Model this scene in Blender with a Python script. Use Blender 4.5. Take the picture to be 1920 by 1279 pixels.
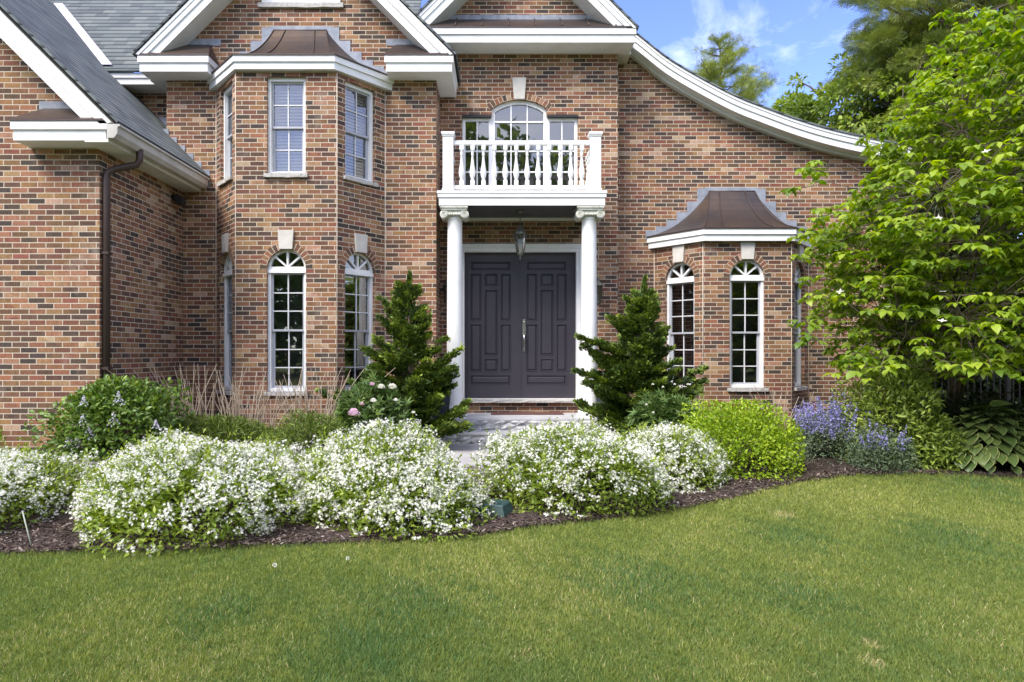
import bpy, math, random
import numpy as np
from mathutils import Vector, Matrix
from mathutils.geometry import tessellate_polygon

for o in list(bpy.data.objects): bpy.data.objects.remove(o)
scene = bpy.context.scene
C = scene.collection
R = math.radians
random.seed(7)

# ------------------------------------------------------------------ camera
F, VX, VY, CZ = 1250.0, 935.0, 662.0, 1.4          # focal length and vanishing point of the photo, in its own pixels
cam = bpy.data.cameras.new('camera'); cam_o = bpy.data.objects.new('camera', cam); C.objects.link(cam_o)
cam_o.location = (0, 0, CZ); cam_o.rotation_euler = (R(90), 0, 0)
cam.sensor_width = 36.0; cam.lens = F / 1920 * 36
cam.shift_x = (960 - VX) / 1920; cam.shift_y = (VY - 639.5) / 1920
cam.clip_start = 0.1; cam.clip_end = 2000
scene.camera = cam_o

# ------------------------------------------------------------------ sky and sun
SUN_EL, SUN_AZ = 50.0, 222.0                        # behind the camera, to its left
world = bpy.data.worlds.new('World'); scene.world = world; world.use_nodes = True
nt = world.node_tree; nt.nodes.clear()
def N(nt, t, **kw):
    n = nt.nodes.new(t)
    for k, v in kw.items(): setattr(n, k, v)
    return n
out = N(nt, 'ShaderNodeOutputWorld'); bg = N(nt, 'ShaderNodeBackground'); bg.inputs['Strength'].default_value = 0.14
sky = N(nt, 'ShaderNodeTexSky', sky_type='NISHITA'); sky.sun_disc = False
sky.sun_elevation = R(SUN_EL); sky.sun_rotation = R(SUN_AZ); sky.air_density = 1.0; sky.dust_density = 0.25; sky.ozone_density = 4.5
tc = N(nt, 'ShaderNodeTexCoord')
mp = N(nt, 'ShaderNodeMapping'); mp.inputs['Scale'].default_value = (1.0, 1.0, 2.6); mp.inputs['Location'].default_value = (0.35, 0.1, 0.2)
nz = N(nt, 'ShaderNodeTexNoise'); nz.inputs['Scale'].default_value = 2.6; nz.inputs['Detail'].default_value = 9; nz.inputs['Roughness'].default_value = 0.62; nz.inputs['Distortion'].default_value = 0.5
sp = N(nt, 'ShaderNodeSeparateXYZ')
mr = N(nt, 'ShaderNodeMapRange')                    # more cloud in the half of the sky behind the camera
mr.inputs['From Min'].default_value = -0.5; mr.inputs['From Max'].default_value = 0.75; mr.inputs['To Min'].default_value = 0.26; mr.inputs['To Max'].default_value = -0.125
ad = N(nt, 'ShaderNodeMath', operation='ADD')
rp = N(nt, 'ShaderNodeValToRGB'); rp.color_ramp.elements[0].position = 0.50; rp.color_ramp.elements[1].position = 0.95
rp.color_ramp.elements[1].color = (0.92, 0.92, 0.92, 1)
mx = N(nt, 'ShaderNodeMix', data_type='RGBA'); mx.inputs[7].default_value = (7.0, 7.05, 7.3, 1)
L = nt.links.new
L(tc.outputs['Generated'], mp.inputs['Vector']); L(mp.outputs['Vector'], nz.inputs['Vector'])
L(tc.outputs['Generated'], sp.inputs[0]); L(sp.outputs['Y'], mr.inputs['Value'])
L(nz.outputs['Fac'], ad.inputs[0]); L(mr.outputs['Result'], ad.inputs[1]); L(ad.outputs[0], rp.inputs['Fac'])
hz = N(nt, 'ShaderNodeHueSaturation'); hz.inputs['Hue'].default_value = 0.526; hz.inputs['Saturation'].default_value = 1.12; L(sky.outputs['Color'], hz.inputs['Color'])
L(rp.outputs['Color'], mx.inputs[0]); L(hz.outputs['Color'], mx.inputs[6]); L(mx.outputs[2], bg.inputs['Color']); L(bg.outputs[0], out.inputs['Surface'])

sl = bpy.data.lights.new('sun', 'SUN'); sl.energy = 2.0; sl.angle = R(25); sl.color = (1.0, 0.94, 0.84)
so = bpy.data.objects.new('sun', sl); C.objects.link(so)
sd = Vector((math.sin(R(SUN_AZ)) * math.cos(R(SUN_EL)), math.cos(R(SUN_AZ)) * math.cos(R(SUN_EL)), math.sin(R(SUN_EL))))
so.rotation_euler = (-sd).to_track_quat('-Z', 'Y').to_euler(); so.location = (-8, -6, 14)

scene.view_settings.view_transform = 'Standard'; scene.view_settings.look = 'None'
scene.view_settings.gamma = 1.0; scene.view_settings.exposure = 1.62
scene.render.engine = 'CYCLES'
scene.cycles.max_bounces = 7; scene.cycles.diffuse_bounces = 3; scene.cycles.glossy_bounces = 3
scene.cycles.transmission_bounces = 4; scene.cycles.transparent_max_bounces = 8

# ------------------------------------------------------------------ helpers: objects
def at(px, py, d): return Vector(((px - VX) * d / F, d, CZ + (VY - py) * d / F))
def tag(o, label=None, cat=None, group=None, kind=None):
    if label: o['label'] = label
    if cat: o['category'] = cat
    if group: o['group'] = group
    if kind: o['kind'] = kind
    return o
def empty(name, loc, label, cat, group=None):
    o = bpy.data.objects.new(name, None); C.objects.link(o); o.location = loc; o.empty_display_size = 0.1
    return tag(o, label, cat, group)
def link(name, me, mat, parent=None):
    o = bpy.data.objects.new(name, me); C.objects.link(o)
    if mat is not None: me.materials.append(mat)
    if parent is not None: o.parent = parent
    return o
def copy_tree(o, parent=None):
    c = o.copy(); C.objects.link(c)
    if parent is not None: c.parent = parent
    for ch in list(o.children): copy_tree(ch, c)
    return c
def wparent(o, root):                               # o's mesh is in world space; root is a pure translation
    o.parent = root; o.location = -Vector(root.location); return o

class MB:
    """collects faces; build() links them as one mesh object, with UVs in metres along each face"""
    def __init__(s): s.v = []; s.f = []; s.uv = []; s.sm = []
    def add(s, vs, fs, uvs=None, smooth=False):
        b = len(s.v); s.v += [tuple(p) for p in vs]
        for i, f in enumerate(fs):
            s.f.append([b + k for k in f]); s.uv.append(uvs[i] if uvs else None); s.sm.append(smooth)
    def quad(s, a, b, c, d, uv=None): s.add([a, b, c, d], [(0, 1, 2, 3)], [uv] if uv else None)
    def box(s, x0, x1, y0, y1, z0, z1):
        v = [(x0,y0,z0),(x1,y0,z0),(x1,y1,z0),(x0,y1,z0),(x0,y0,z1),(x1,y0,z1),(x1,y1,z1),(x0,y1,z1)]
        s.add(v, [(0,1,5,4),(1,2,6,5),(2,3,7,6),(3,0,4,7),(4,5,6,7),(3,2,1,0)])
    def prism_y(s, poly, y0, y1):                   # polygon in x,z drawn counter-clockwise seen from -y
        n = len(poly)
        s.add([(x, y0, z) for x, z in poly], [tuple(range(n))])
        s.add([(x, y1, z) for x, z in poly], [tuple(reversed(range(n)))])
        for i in range(n):
            (xa, za), (xb, zb) = poly[i], poly[(i + 1) % n]
            s.quad((xa,y0,za), (xa,y1,za), (xb,y1,zb), (xb,y0,zb))
    def prism_x(s, poly, x0, x1):                   # polygon in y,z
        n = len(poly)
        s.add([(x0, y, z) for y, z in poly], [tuple(reversed(range(n)))])
        s.add([(x1, y, z) for y, z in poly], [tuple(range(n))])
        for i in range(n):
            (ya, za), (yb, zb) = poly[i], poly[(i + 1) % n]
            s.quad((x0,ya,za), (x0,yb,zb), (x1,yb,zb), (x1,ya,za))
    def tube(s, pts, r, n=6, cap=True):
        pts = [Vector(p) for p in pts]; rr = r if isinstance(r, (list, tuple)) else [r] * len(pts)
        vs = []; fs = []; a = None
        for i, p in enumerate(pts):
            t = (pts[min(i+1, len(pts)-1)] - pts[max(i-1, 0)]).normalized()
            if a is None: a = t.orthogonal().normalized()
            a = (a - t * a.dot(t)).normalized(); b = t.cross(a)
            for k in range(n):
                an = 2 * math.pi * k / n; vs.append(p + (a * math.cos(an) + b * math.sin(an)) * rr[i])
        for i in range(len(pts) - 1):
            for k in range(n):
                k2 = (k + 1) % n; fs.append((i*n+k, i*n+k2, (i+1)*n+k2, (i+1)*n+k))
        if cap: fs += [tuple(reversed(range(n))), tuple((len(pts)-1)*n + k for k in range(n))]
        s.add(vs, fs, smooth=True)
    def lathe(s, prof, c=(0, 0, 0), n=20, smooth=True):
        vs = [(c[0] + r*math.cos(2*math.pi*k/n), c[1] + r*math.sin(2*math.pi*k/n), c[2] + z) for r, z in prof for k in range(n)]
        fs = [(i*n+k, i*n+(k+1) % n, (i+1)*n+(k+1) % n, (i+1)*n+k) for i in range(len(prof)-1) for k in range(n)]
        s.add(vs, fs, smooth=smooth)
    def plate(s, outline, holes, y0, y1, back=False, rim=True):
        """flat plate in x,z with holes, front at y0, edges running back to y1"""
        polys = [[Vector((x, z, 0)) for x, z in p] for p in [outline] + holes]
        flat = [p for q in polys for p in q]
        vs = [(p.x, y0, p.y) for p in flat]; fs = []
        for tri in tessellate_polygon(polys):
            a, b, c = [flat[i] for i in tri]
            ar = (b.x-a.x)*(c.y-a.y) - (b.y-a.y)*(c.x-a.x)
            if abs(ar) < 1e-10: continue
            fs.append(tuple(tri) if ar > 0 else tuple(reversed(tri)))
        s.add(vs, fs)
        if back: s.add([(x, y1, z) for x, _, z in vs], [tuple(reversed(f)) for f in fs])
        for q in (polys if rim else polys[1:]):
            for i in range(len(q)):
                a, b = q[i], q[(i+1) % len(q)]
                s.quad((a.x,y0,a.y), (a.x,y1,a.y), (b.x,y1,b.y), (b.x,y0,b.y))
    def sweep(s, path, prof):
        """profile (out, z) carried along a plan polyline with mitred corners; outward is to the right of the path"""
        n = len(path); P = [Vector(p) for p in path]; mit = []
        for i in range(n):
            ds = []
            if i > 0: ds.append((P[i]-P[i-1]).normalized())
            if i < n-1: ds.append((P[i+1]-P[i]).normalized())
            ns = [Vector((d.y, -d.x)) for d in ds]
            m = sum(ns, Vector((0, 0))) / len(ns); m = m.normalized(); m = m / max(0.3, m.dot(ns[0])); mit.append(m)
        k = len(prof); vs = []
        for i in range(n):
            for o_, z in prof: q = P[i] + mit[i]*o_; vs.append((q.x, q.y, z))
        fs = [(i*k+j, (i+1)*k+j, (i+1)*k+(j+1) % k, i*k+(j+1) % k) for i in range(n-1) for j in range(k)]
        fs += [tuple(range(k)), tuple(reversed([(n-1)*k+j for j in range(k)]))]
        s.add(vs, fs)
    def xform(s, M): s.v = [tuple(M @ Vector(p)) for p in s.v]; return s
    def build(s, name, mat, parent=None, root=None):
        me = bpy.data.meshes.new(name); me.from_pydata(s.v, [], s.f)
        uvl = me.uv_layers.new(name='UVMap'); dat = uvl.data
        for p, uv, sm in zip(me.polygons, s.uv, s.sm):
            p.use_smooth = sm
            if uv is None:
                n = p.normal
                if abs(n.z) > 0.95: t, b = Vector((1,0,0)), Vector((0,1,0))
                else: t = Vector((-n.y, n.x, 0)).normalized(); b = n.cross(t)
                for li in p.loop_indices:
                    co = me.vertices[me.loops[li].vertex_index].co; dat[li].uv = (co.dot(t), co.dot(b))
            else:
                for li, q in zip(p.loop_indices, uv): dat[li].uv = q
        o = link(name, me, mat, parent)
        if root is not None: wparent(o, root)
        return o

# ------------------------------------------------------------------ helpers: materials
def newmat(name):
    m = bpy.data.materials.new(name); m.use_nodes = True; t = m.node_tree
    return m, t, t.nodes['Principled BSDF'], t.links.new
def setp(p, col=None, rough=None, metal=None, spec=None):
    if col is not None: p.inputs['Base Color'].default_value = (*col, 1)
    if rough is not None: p.inputs['Roughness'].default_value = rough
    if metal is not None: p.inputs['Metallic'].default_value = metal
    if spec is not None: p.inputs['Specular IOR Level'].default_value = spec
def ramp(t, stops, interp='LINEAR'):
    r = N(t, 'ShaderNodeValToRGB'); cr = r.color_ramp; cr.interpolation = interp
    while len(cr.elements) < len(stops): cr.elements.new(0.5)
    for e, (p, c) in zip(cr.elements, stops): e.position = p; e.color = (*c, 1)
    return r
def noise(t, scale, detail=4, rough=0.55, vec=None):
    n = N(t, 'ShaderNodeTexNoise'); n.inputs['Scale'].default_value = scale; n.inputs['Detail'].default_value = detail; n.inputs['Roughness'].default_value = rough
    if vec is not None: t.links.new(vec, n.inputs['Vector'])
    return n
def math_(t, op, a, b=None, c=None):
    n = N(t, 'ShaderNodeMath', operation=op)
    for i, x in enumerate((a, b, c)):
        if x is None: continue
        if isinstance(x, (int, float)): n.inputs[i].default_value = x
        else: t.links.new(x, n.inputs[i])
    return n.outputs[0]
def simple(name, c1, c2=None, rough=0.5, metal=0.0, scale=6.0, bump=0.0, bscale=40.0, spec=0.4, lo=0.35, hi=0.65):
    m, t, p, L = newmat(name); setp(p, c1, rough, metal, spec)
    tcn = N(t, 'ShaderNodeTexCoord')
    if c2 is not None:
        n = noise(t, scale, 6, 0.6, tcn.outputs['Object']); r = ramp(t, [(lo, c1), (hi, c2)])
        L(n.outputs['Fac'], r.inputs['Fac']); L(r.outputs['Color'], p.inputs['Base Color'])
    if bump:
        n2 = noise(t, bscale, 6, 0.65, tcn.outputs['Object']); b = N(t, 'ShaderNodeBump'); b.inputs['Strength'].default_value = bump; b.inputs['Distance'].default_value = 0.02
        L(n2.outputs['Fac'], b.inputs['Height']); L(b.outputs['Normal'], p.inputs['Normal'])
    return m

BL, BH = 0.203, 0.0667                              # brick module: length and course
def brick_material():
    m, t, p, L = newmat('brick'); setp(p, rough=0.85, spec=0.25)
    uv = N(t, 'ShaderNodeUVMap'); s = N(t, 'ShaderNodeSeparateXYZ'); L(uv.outputs['UV'], s.inputs[0])
    v = math_(t, 'DIVIDE', s.outputs['Y'], BH); row = math_(t, 'FLOOR', v); fv = math_(t, 'FRACT', v)
    odd = math_(t, 'MULTIPLY', math_(t, 'FLOORED_MODULO', row, 2.0), 0.5)
    jn = N(t, 'ShaderNodeTexWhiteNoise', noise_dimensions='1D'); L(row, jn.inputs['W'])
    jit = math_(t, 'MULTIPLY', math_(t, 'SUBTRACT', jn.outputs['Value'], 0.5), 0.10)
    u = math_(t, 'ADD', math_(t, 'ADD', math_(t, 'DIVIDE', s.outputs['X'], BL), odd), jit)
    col = math_(t, 'FLOOR', u); fu = math_(t, 'FRACT', u)
    cb = N(t, 'ShaderNodeCombineXYZ'); L(col, cb.inputs[0]); L(row, cb.inputs[1])
    wn = N(t, 'ShaderNodeTexWhiteNoise', noise_dimensions='2D'); L(cb.outputs[0], wn.inputs['Vector'])
    sep = N(t, 'ShaderNodeSeparateColor'); L(wn.outputs['Color'], sep.inputs[0])
    # low-frequency drift so that dark and pale bricks come in loose groups
    lf = noise(t, 0.9, 3, 0.5, uv.outputs['UV'])
    sel = math_(t, 'ADD', wn.outputs['Value'], math_(t, 'MULTIPLY', math_(t, 'SUBTRACT', lf.outputs['Fac'], 0.5), 0.55))
    rp = ramp(t, [(0.0, (0.053,0.040,0.034)), (0.04, (0.072,0.048,0.037)), (0.13, (0.096,0.055,0.039)), (0.25, (0.128,0.065,0.040)), (0.38, (0.164,0.079,0.045)),
                  (0.49, (0.190,0.094,0.052)), (0.60, (0.226,0.109,0.055)), (0.71, (0.180,0.077,0.046)), (0.79, (0.243,0.128,0.068)), (0.89, (0.280,0.160,0.092)), (0.97, (0.34,0.23,0.155))], 'CONSTANT')
    L(sel, rp.inputs['Fac'])
    # variation inside each brick: streaks and flashing, different per brick
    sc = N(t, 'ShaderNodeVectorMath', operation='MULTIPLY_ADD'); L(uv.outputs['UV'], sc.inputs[0]); sc.inputs[1].default_value = (46, 13, 1); L(wn.outputs['Color'], sc.inputs[2])
    n1 = noise(t, 1.0, 5, 0.65, sc.outputs[0])
    hs = N(t, 'ShaderNodeHueSaturation'); L(rp.outputs['Color'], hs.inputs['Color'])
    val = math_(t, 'ADD', math_(t, 'MULTIPLY', n1.outputs['Fac'], 1.35), math_(t, 'ADD', math_(t, 'MULTIPLY', sep.outputs['Green'], 0.34), 0.24)); 
    stm = N(t, 'ShaderNodeVectorMath', operation='MULTIPLY'); L(uv.outputs['UV'], stm.inputs[0]); stm.inputs[1].default_value = (2.6, 0.45, 1); stn = noise(t, 1.0, 6, 0.65, stm.outputs[0])
    val = math_(t, 'MULTIPLY', val, math_(t, 'ADD', math_(t, 'MULTIPLY', stn.outputs['Fac'], 0.62), 0.69)); L(val, hs.inputs['Value'])
    L(math_(t, 'ADD', math_(t, 'MULTIPLY', sep.outputs['Blue'], 0.035), 0.4835), hs.inputs['Hue'])
    # pale lime bloom in soft patches
    n2 = noise(t, 1.7, 6, 0.7, uv.outputs['UV'])
    bl = N(t, 'ShaderNodeMapRange'); L(n2.outputs['Fac'], bl.inputs['Value']); bl.inputs['From Min'].default_value = 0.58; bl.inputs['From Max'].default_value = 0.75; bl.inputs['To Max'].default_value = 0.42
    mb = N(t, 'ShaderNodeMix', data_type='RGBA'); L(bl.outputs['Result'], mb.inputs[0]); L(hs.outputs['Color'], mb.inputs[6]); mb.inputs[7].default_value = (0.45, 0.37, 0.30, 1)
    # mortar
    wob = math_(t, 'MULTIPLY', math_(t, 'SUBTRACT', n1.outputs['Fac'], 0.5), 0.07)
    du = math_(t, 'MULTIPLY', math_(t, 'MINIMUM', fu, math_(t, 'SUBTRACT', 1.0, fu)), BL)
    dv = math_(t, 'MULTIPLY', math_(t, 'MINIMUM', fv, math_(t, 'SUBTRACT', 1.0, fv)), BH)
    dd = math_(t, 'ADD', math_(t, 'MINIMUM', du, dv), math_(t, 'MULTIPLY', wob, 0.03))
    mk = N(t, 'ShaderNodeMapRange', interpolation_type='SMOOTHSTEP'); L(dd, mk.inputs['Value']); mk.inputs['From Min'].default_value = 0.0040; mk.inputs['From Max'].default_value = 0.0066
    mn = noise(t, 60, 4, 0.6, uv.outputs['UV']); mc = ramp(t, [(0.3, (0.42,0.35,0.27)), (0.7, (0.55,0.475,0.375))]); L(mn.outputs['Fac'], mc.inputs['Fac'])
    fx = N(t, 'ShaderNodeMix', data_type='RGBA'); L(mk.outputs['Result'], fx.inputs[0]); L(mc.outputs['Color'], fx.inputs[6]); L(mb.outputs[2], fx.inputs[7]); L(fx.outputs[2], p.inputs['Base Color'])
    hgt = math_(t, 'ADD', mk.outputs['Result'], math_(t, 'MULTIPLY', n1.outputs['Fac'], 0.5))
    b = N(t, 'ShaderNodeBump'); b.inputs['Strength'].default_value = 0.55; b.inputs['Distance'].default_value = 0.006; L(hgt, b.inputs['Height']); L(b.outputs['Normal'], p.inputs['Normal'])
    return m
def shingle_material():
    m, t, p, L = newmat('shingle'); setp(p, rough=0.9, spec=0.2)
    uv = N(t, 'ShaderNodeUVMap'); s = N(t, 'ShaderNodeSeparateXYZ'); L(uv.outputs['UV'], s.inputs[0])
    v = math_(t, 'DIVIDE', s.outputs['Y'], 0.13); row = math_(t, 'FLOOR', v); fv = math_(t, 'FRACT', v)
    jn = N(t, 'ShaderNodeTexWhiteNoise', noise_dimensions='1D'); L(row, jn.inputs['W'])
    u = math_(t, 'ADD', math_(t, 'DIVIDE', s.outputs['X'], 0.22), math_(t, 'MULTIPLY', jn.outputs['Value'], 9.0)); col = math_(t, 'FLOOR', u)
    cb = N(t, 'ShaderNodeCombineXYZ'); L(col, cb.inputs[0]); L(row, cb.inputs[1])
    wn = N(t, 'ShaderNodeTexWhiteNoise', noise_dimensions='2D'); L(cb.outputs[0], wn.inputs['Vector'])
    rp = ramp(t, [(0.0, (0.085,0.095,0.100)), (0.35, (0.108,0.124,0.125)), (0.65, (0.125,0.142,0.142)), (1.0, (0.155,0.168,0.160))]); L(wn.outputs['Value'], rp.inputs['Fac'])
    n1 = noise(t, 160, 3, 0.7, uv.outputs['UV']); hs = N(t, 'ShaderNodeHueSaturation'); L(rp.outputs['Color'], hs.inputs['Color']); L(math_(t, 'ADD', n1.outputs['Fac'], 0.5), hs.inputs['Value'])
    ed = N(t, 'ShaderNodeMapRange'); L(fv, ed.inputs['Value']); ed.inputs['From Min'].default_value = 0.02; ed.inputs['From Max'].default_value = 0.36; ed.inputs['To Min'].default_value = 0.10  # course shadow painted into the colour: each row darkens at its edge
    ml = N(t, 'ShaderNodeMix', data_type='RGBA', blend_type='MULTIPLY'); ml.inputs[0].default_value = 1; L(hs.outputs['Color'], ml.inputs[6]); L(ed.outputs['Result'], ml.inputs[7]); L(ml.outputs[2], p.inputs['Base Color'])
    hh = math_(t, 'ADD', math_(t, 'SUBTRACT', 1.0, fv), math_(t, 'MULTIPLY', wn.outputs['Value'], 0.3))
    b = N(t, 'ShaderNodeBump'); b.inputs['Strength'].default_value = 0.9; b.inputs['Distance'].default_value = 0.014; L(hh, b.inputs['Height']); L(b.outputs['Normal'], p.inputs['Normal'])
    return m
def glass_material():
    m, t, p, L = newmat('window_glass'); t.nodes.remove(p); o = t.nodes['Material Output']
    tr = N(t, 'ShaderNodeBsdfTransparent'); tr.inputs[0].default_value = (0.72, 0.75, 0.76, 1)
    gl = N(t, 'ShaderNodeBsdfGlossy'); gl.inputs['Roughness'].default_value = 0.015; gl.inputs['Color'].default_value = (0.95, 0.97, 1, 1)
    fr = N(t, 'ShaderNodeFresnel'); fr.inputs['IOR'].default_value = 1.52
    fac = math_(t, 'ADD', math_(t, 'MULTIPLY', fr.outputs[0], 1.0), 0.11)
    ge = N(t, 'ShaderNodeTexCoord'); wv = noise(t, 1.3, 2, 0.5, ge.outputs['Object']); b = N(t, 'ShaderNodeBump'); b.inputs['Strength'].default_value = 0.10; b.inputs['Distance'].default_value = 0.02
    L(wv.outputs['Fac'], b.inputs['Height']); L(b.outputs['Normal'], gl.inputs['Normal'])
    mxs = N(t, 'ShaderNodeMixShader'); L(fac, mxs.inputs[0]); L(tr.outputs[0], mxs.inputs[1]); L(gl.outputs[0], mxs.inputs[2]); L(mxs.outputs[0], o.inputs['Surface'])
    return m
def leafmat(name, stops, trans=0.3, rough=0.45, spec=0.35, attr='tint', gain=1.2):
    if stops[-1][1][1] < 0.6 and 'floret' not in name and 'straw' not in name and 'chip' not in name: stops = [(p_, tuple(min(0.8, q*gain) for q in c)) for p_, c in stops]
    m, t, p, L = newmat(name); setp(p, rough=rough, spec=spec); o = t.nodes['Material Output']
    a = N(t, 'ShaderNodeAttribute'); a.attribute_name = attr
    r = ramp(t, stops); L(a.outputs['Fac'], r.inputs['Fac']); L(r.outputs['Color'], p.inputs['Base Color'])
    if trans:
        tl = N(t, 'ShaderNodeBsdfTranslucent'); hs = N(t, 'ShaderNodeHueSaturation'); hs.inputs['Saturation'].default_value = 1.15; hs.inputs['Value'].default_value = 1.25
        L(r.outputs['Color'], hs.inputs['Color']); L(hs.outputs['Color'], tl.inputs['Color'])
        ms = N(t, 'ShaderNodeMixShader'); ms.inputs[0].default_value = trans; L(p.outputs[0], ms.inputs[1]); L(tl.outputs[0], ms.inputs[2]); L(ms.outputs[0], o.inputs['Surface'])
    return m

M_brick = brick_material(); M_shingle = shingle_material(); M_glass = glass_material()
M_white = simple('white_paint', (0.77,0.77,0.76), (0.66,0.66,0.635), rough=0.5, scale=3.5, spec=0.35, lo=0.45, hi=0.78, bump=0.06, bscale=18)
M_soffit = simple('soffit_paint', (0.70,0.70,0.66), (0.60,0.60,0.55), rough=0.6, scale=3)
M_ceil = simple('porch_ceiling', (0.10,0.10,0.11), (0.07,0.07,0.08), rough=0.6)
M_copper = simple('weathered_copper', (0.130,0.092,0.070), (0.072,0.062,0.064), rough=0.40, metal=0.75, scale=2.0, bump=0.08, bscale=9, lo=0.3, hi=0.7)
M_seam = simple('copper_seam', (0.07,0.05,0.045), rough=0.5, metal=0.5)
M_lead = simple('lead_flashing', (0.30,0.32,0.37), (0.20,0.22,0.26), rough=0.7, metal=0.15, scale=9, bump=0.15, bscale=25)
M_valley = simple('valley_metal', (0.52,0.49,0.54), (0.40,0.38,0.44), rough=0.55, metal=0.2, scale=3)
M_sash = simple('grey_sash', (0.42,0.43,0.46), (0.36,0.37,0.40), rough=0.5, scale=4)
M_muntin = simple('muntin', (0.62,0.62,0.63), rough=0.5)
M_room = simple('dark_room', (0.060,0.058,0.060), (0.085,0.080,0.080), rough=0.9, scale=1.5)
M_blind = simple('blind', (0.78,0.77,0.75), rough=0.7)
M_curtain = simple('curtain', (0.085,0.082,0.08), (0.06,0.058,0.056), rough=0.9, scale=8)
M_sill = simple('granite_sill', (0.50,0.48,0.45), (0.36,0.35,0.33), rough=0.85, scale=18, bump=0.7, bscale=24)
M_key = simple('limestone', (0.58,0.55,0.50), (0.50,0.475,0.43), rough=0.85, scale=8, bump=0.1)
M_door = simple('charcoal_paint', (0.043,0.038,0.050), (0.036,0.032,0.043), rough=0.38, scale=1.2, spec=0.5)
M_nickel = simple('brushed_nickel', (0.45,0.44,0.43), rough=0.28, metal=1.0)
M_step = simple('bluestone', (0.52,0.515,0.51), (0.22,0.22,0.225), rough=0.85, scale=13, bump=1.0, bscale=20, lo=0.38, hi=0.62)
M_tread = simple('bluestone_tread', (0.46,0.46,0.465), (0.36,0.36,0.37), rough=0.8, scale=5, bump=0.15)
M_path = simple('pale_paving', (0.40,0.385,0.365), (0.29,0.28,0.268), rough=0.85, scale=3, bump=0.2)
M_cap = simple('weathered_capital', (0.62,0.61,0.55), (0.36,0.38,0.28), rough=0.7, scale=14, bump=0.15, lo=0.42, hi=0.70)
M_brown = simple('brown_metal', (0.060,0.040,0.034), rough=0.45, metal=0.2)
M_gutter = simple('gutter_paint', (0.50,0.48,0.44), (0.40,0.385,0.35), rough=0.5, scale=4)
M_black = simple('black_metal', (0.018,0.018,0.020), rough=0.45)
M_bronze = simple('lantern_metal', (0.10,0.10,0.085), (0.22,0.225,0.19), rough=0.5, metal=0.6, scale=25)
M_louver = simple('louver_shade', (0.30,0.31,0.30), rough=0.7)
M_bark = simple('bark', (0.16,0.12,0.09), (0.09,0.07,0.055), rough=0.95, scale=20, bump=0.6, bscale=30)
M_mat = simple('door_mat', (0.14,0.06,0.05), (0.09,0.045,0.04), rough=1.0, scale=60, bump=0.5, bscale=150)

# ------------------------------------------------------------------ ground
def sstep(x): x = np.clip(x, 0, 1); return x*x*(3-2*x)
def gz(x, y):
    x = np.asarray(x, float); y = np.asarray(y, float)
    a = sstep((y-5.4)/2.6); left = sstep(-(x+0.9)/1.0); right = sstep((x-1.7)/1.0)
    und = 0.012*np.sin(x*1.3+0.7)*np.sin(y*0.9)
    return 0.085*sstep((y-4.6)/2.6) + a*(0.15*left + 0.07*right) + und*sstep((9.0-y)/3)
EDGE_PX = [(0,1043),(170,1038),(330,1038),(560,1024),(700,1020),(860,1012),(1000,990),(1120,978),(1240,963),(1380,935),(1500,906),(1600,893),(1750,891),(1920,899)]
_e = []
for px, py in EDGE_PX:
    d = 5.0
    for _ in range(12): d = F*(CZ - float(gz((px-VX)*d/F, d)))/(py-VY)
    _e.append(((px-VX)*d/F, d))
EX = np.array([-30, -8.0] + [a for a, _ in _e] + [9.0, 30]); ED = np.array([4.3, 4.45] + [b for _, b in _e] + [7.3, 7.4])
def edge(x): return np.interp(x, EX, ED)

def grid_mesh(name, xs, ys, zf, mat, kind='structure'):
    X, Y = np.meshgrid(xs, ys); Z = zf(X, Y); nx = len(xs)
    v = np.stack([X, Y, Z], -1).reshape(-1, 3).tolist()
    f = [(j*nx+i, j*nx+i+1, (j+1)*nx+i+1, (j+1)*nx+i) for j in range(len(ys)-1) for i in range(nx-1)]
    me = bpy.data.meshes.new(name); me.from_pydata(v, [], f)
    for p in me.polygons: p.use_smooth = True
    o = link(name, me, mat); o['kind'] = kind; return o
def lawn_mat():
    m, t, p, L = newmat('lawn_soil'); setp(p, rough=1.0, spec=0.1)
    g = N(t, 'ShaderNodeTexCoord'); n = noise(t, 1.2, 8, 0.65, g.outputs['Object']); n2 = noise(t, 90, 3, 0.7, g.outputs['Object'])
    r = ramp(t, [(0.3, (0.105,0.13,0.034)), (0.55, (0.145,0.165,0.046)), (0.75, (0.20,0.195,0.075))]); L(n.outputs['Fac'], r.inputs['Fac'])
    hs = N(t, 'ShaderNodeHueSaturation'); L(r.outputs['Color'], hs.inputs['Color']); L(math_(t, 'ADD', math_(t, 'MULTIPLY', n2.outputs['Fac'], 1.2), 0.35), hs.inputs['Value']); L(hs.outputs['Color'], p.inputs['Base Color'])
    return m
def mulch_mat():
    m, t, p, L = newmat('mulch_soil'); setp(p, rough=1.0, spec=0.1)
    g = N(t, 'ShaderNodeTexCoord'); n = noise(t, 45, 6, 0.75, g.outputs['Object'])
    r = ramp(t, [(0.3, (0.026,0.019,0.016)), (0.5, (0.068,0.050,0.042)), (0.7, (0.14,0.105,0.085))]); L(n.outputs['Fac'], r.inputs['Fac']); L(r.outputs['Color'], p.inputs['Base Color'])
    b = N(t, 'ShaderNodeBump'); b.inputs['Strength'].default_value = 1.0; b.inputs['Distance'].default_value = 0.02; L(n.outputs['Fac'], b.inputs['Height']); L(b.outputs['Normal'], p.inputs['Normal'])
    return m
M_lawn = lawn_mat(); M_mulch = mulch_mat()
xs = np.concatenate([[-400,-150,-60,-30,-18], np.arange(-12, 14.01, 0.25), [18,30,60,150,400]])
ys = np.concatenate([[-400,-150,-60,-25,-10,-4,-1], np.arange(0, 12.01, 0.25), [14,18,30,60,150,400]])
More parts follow.
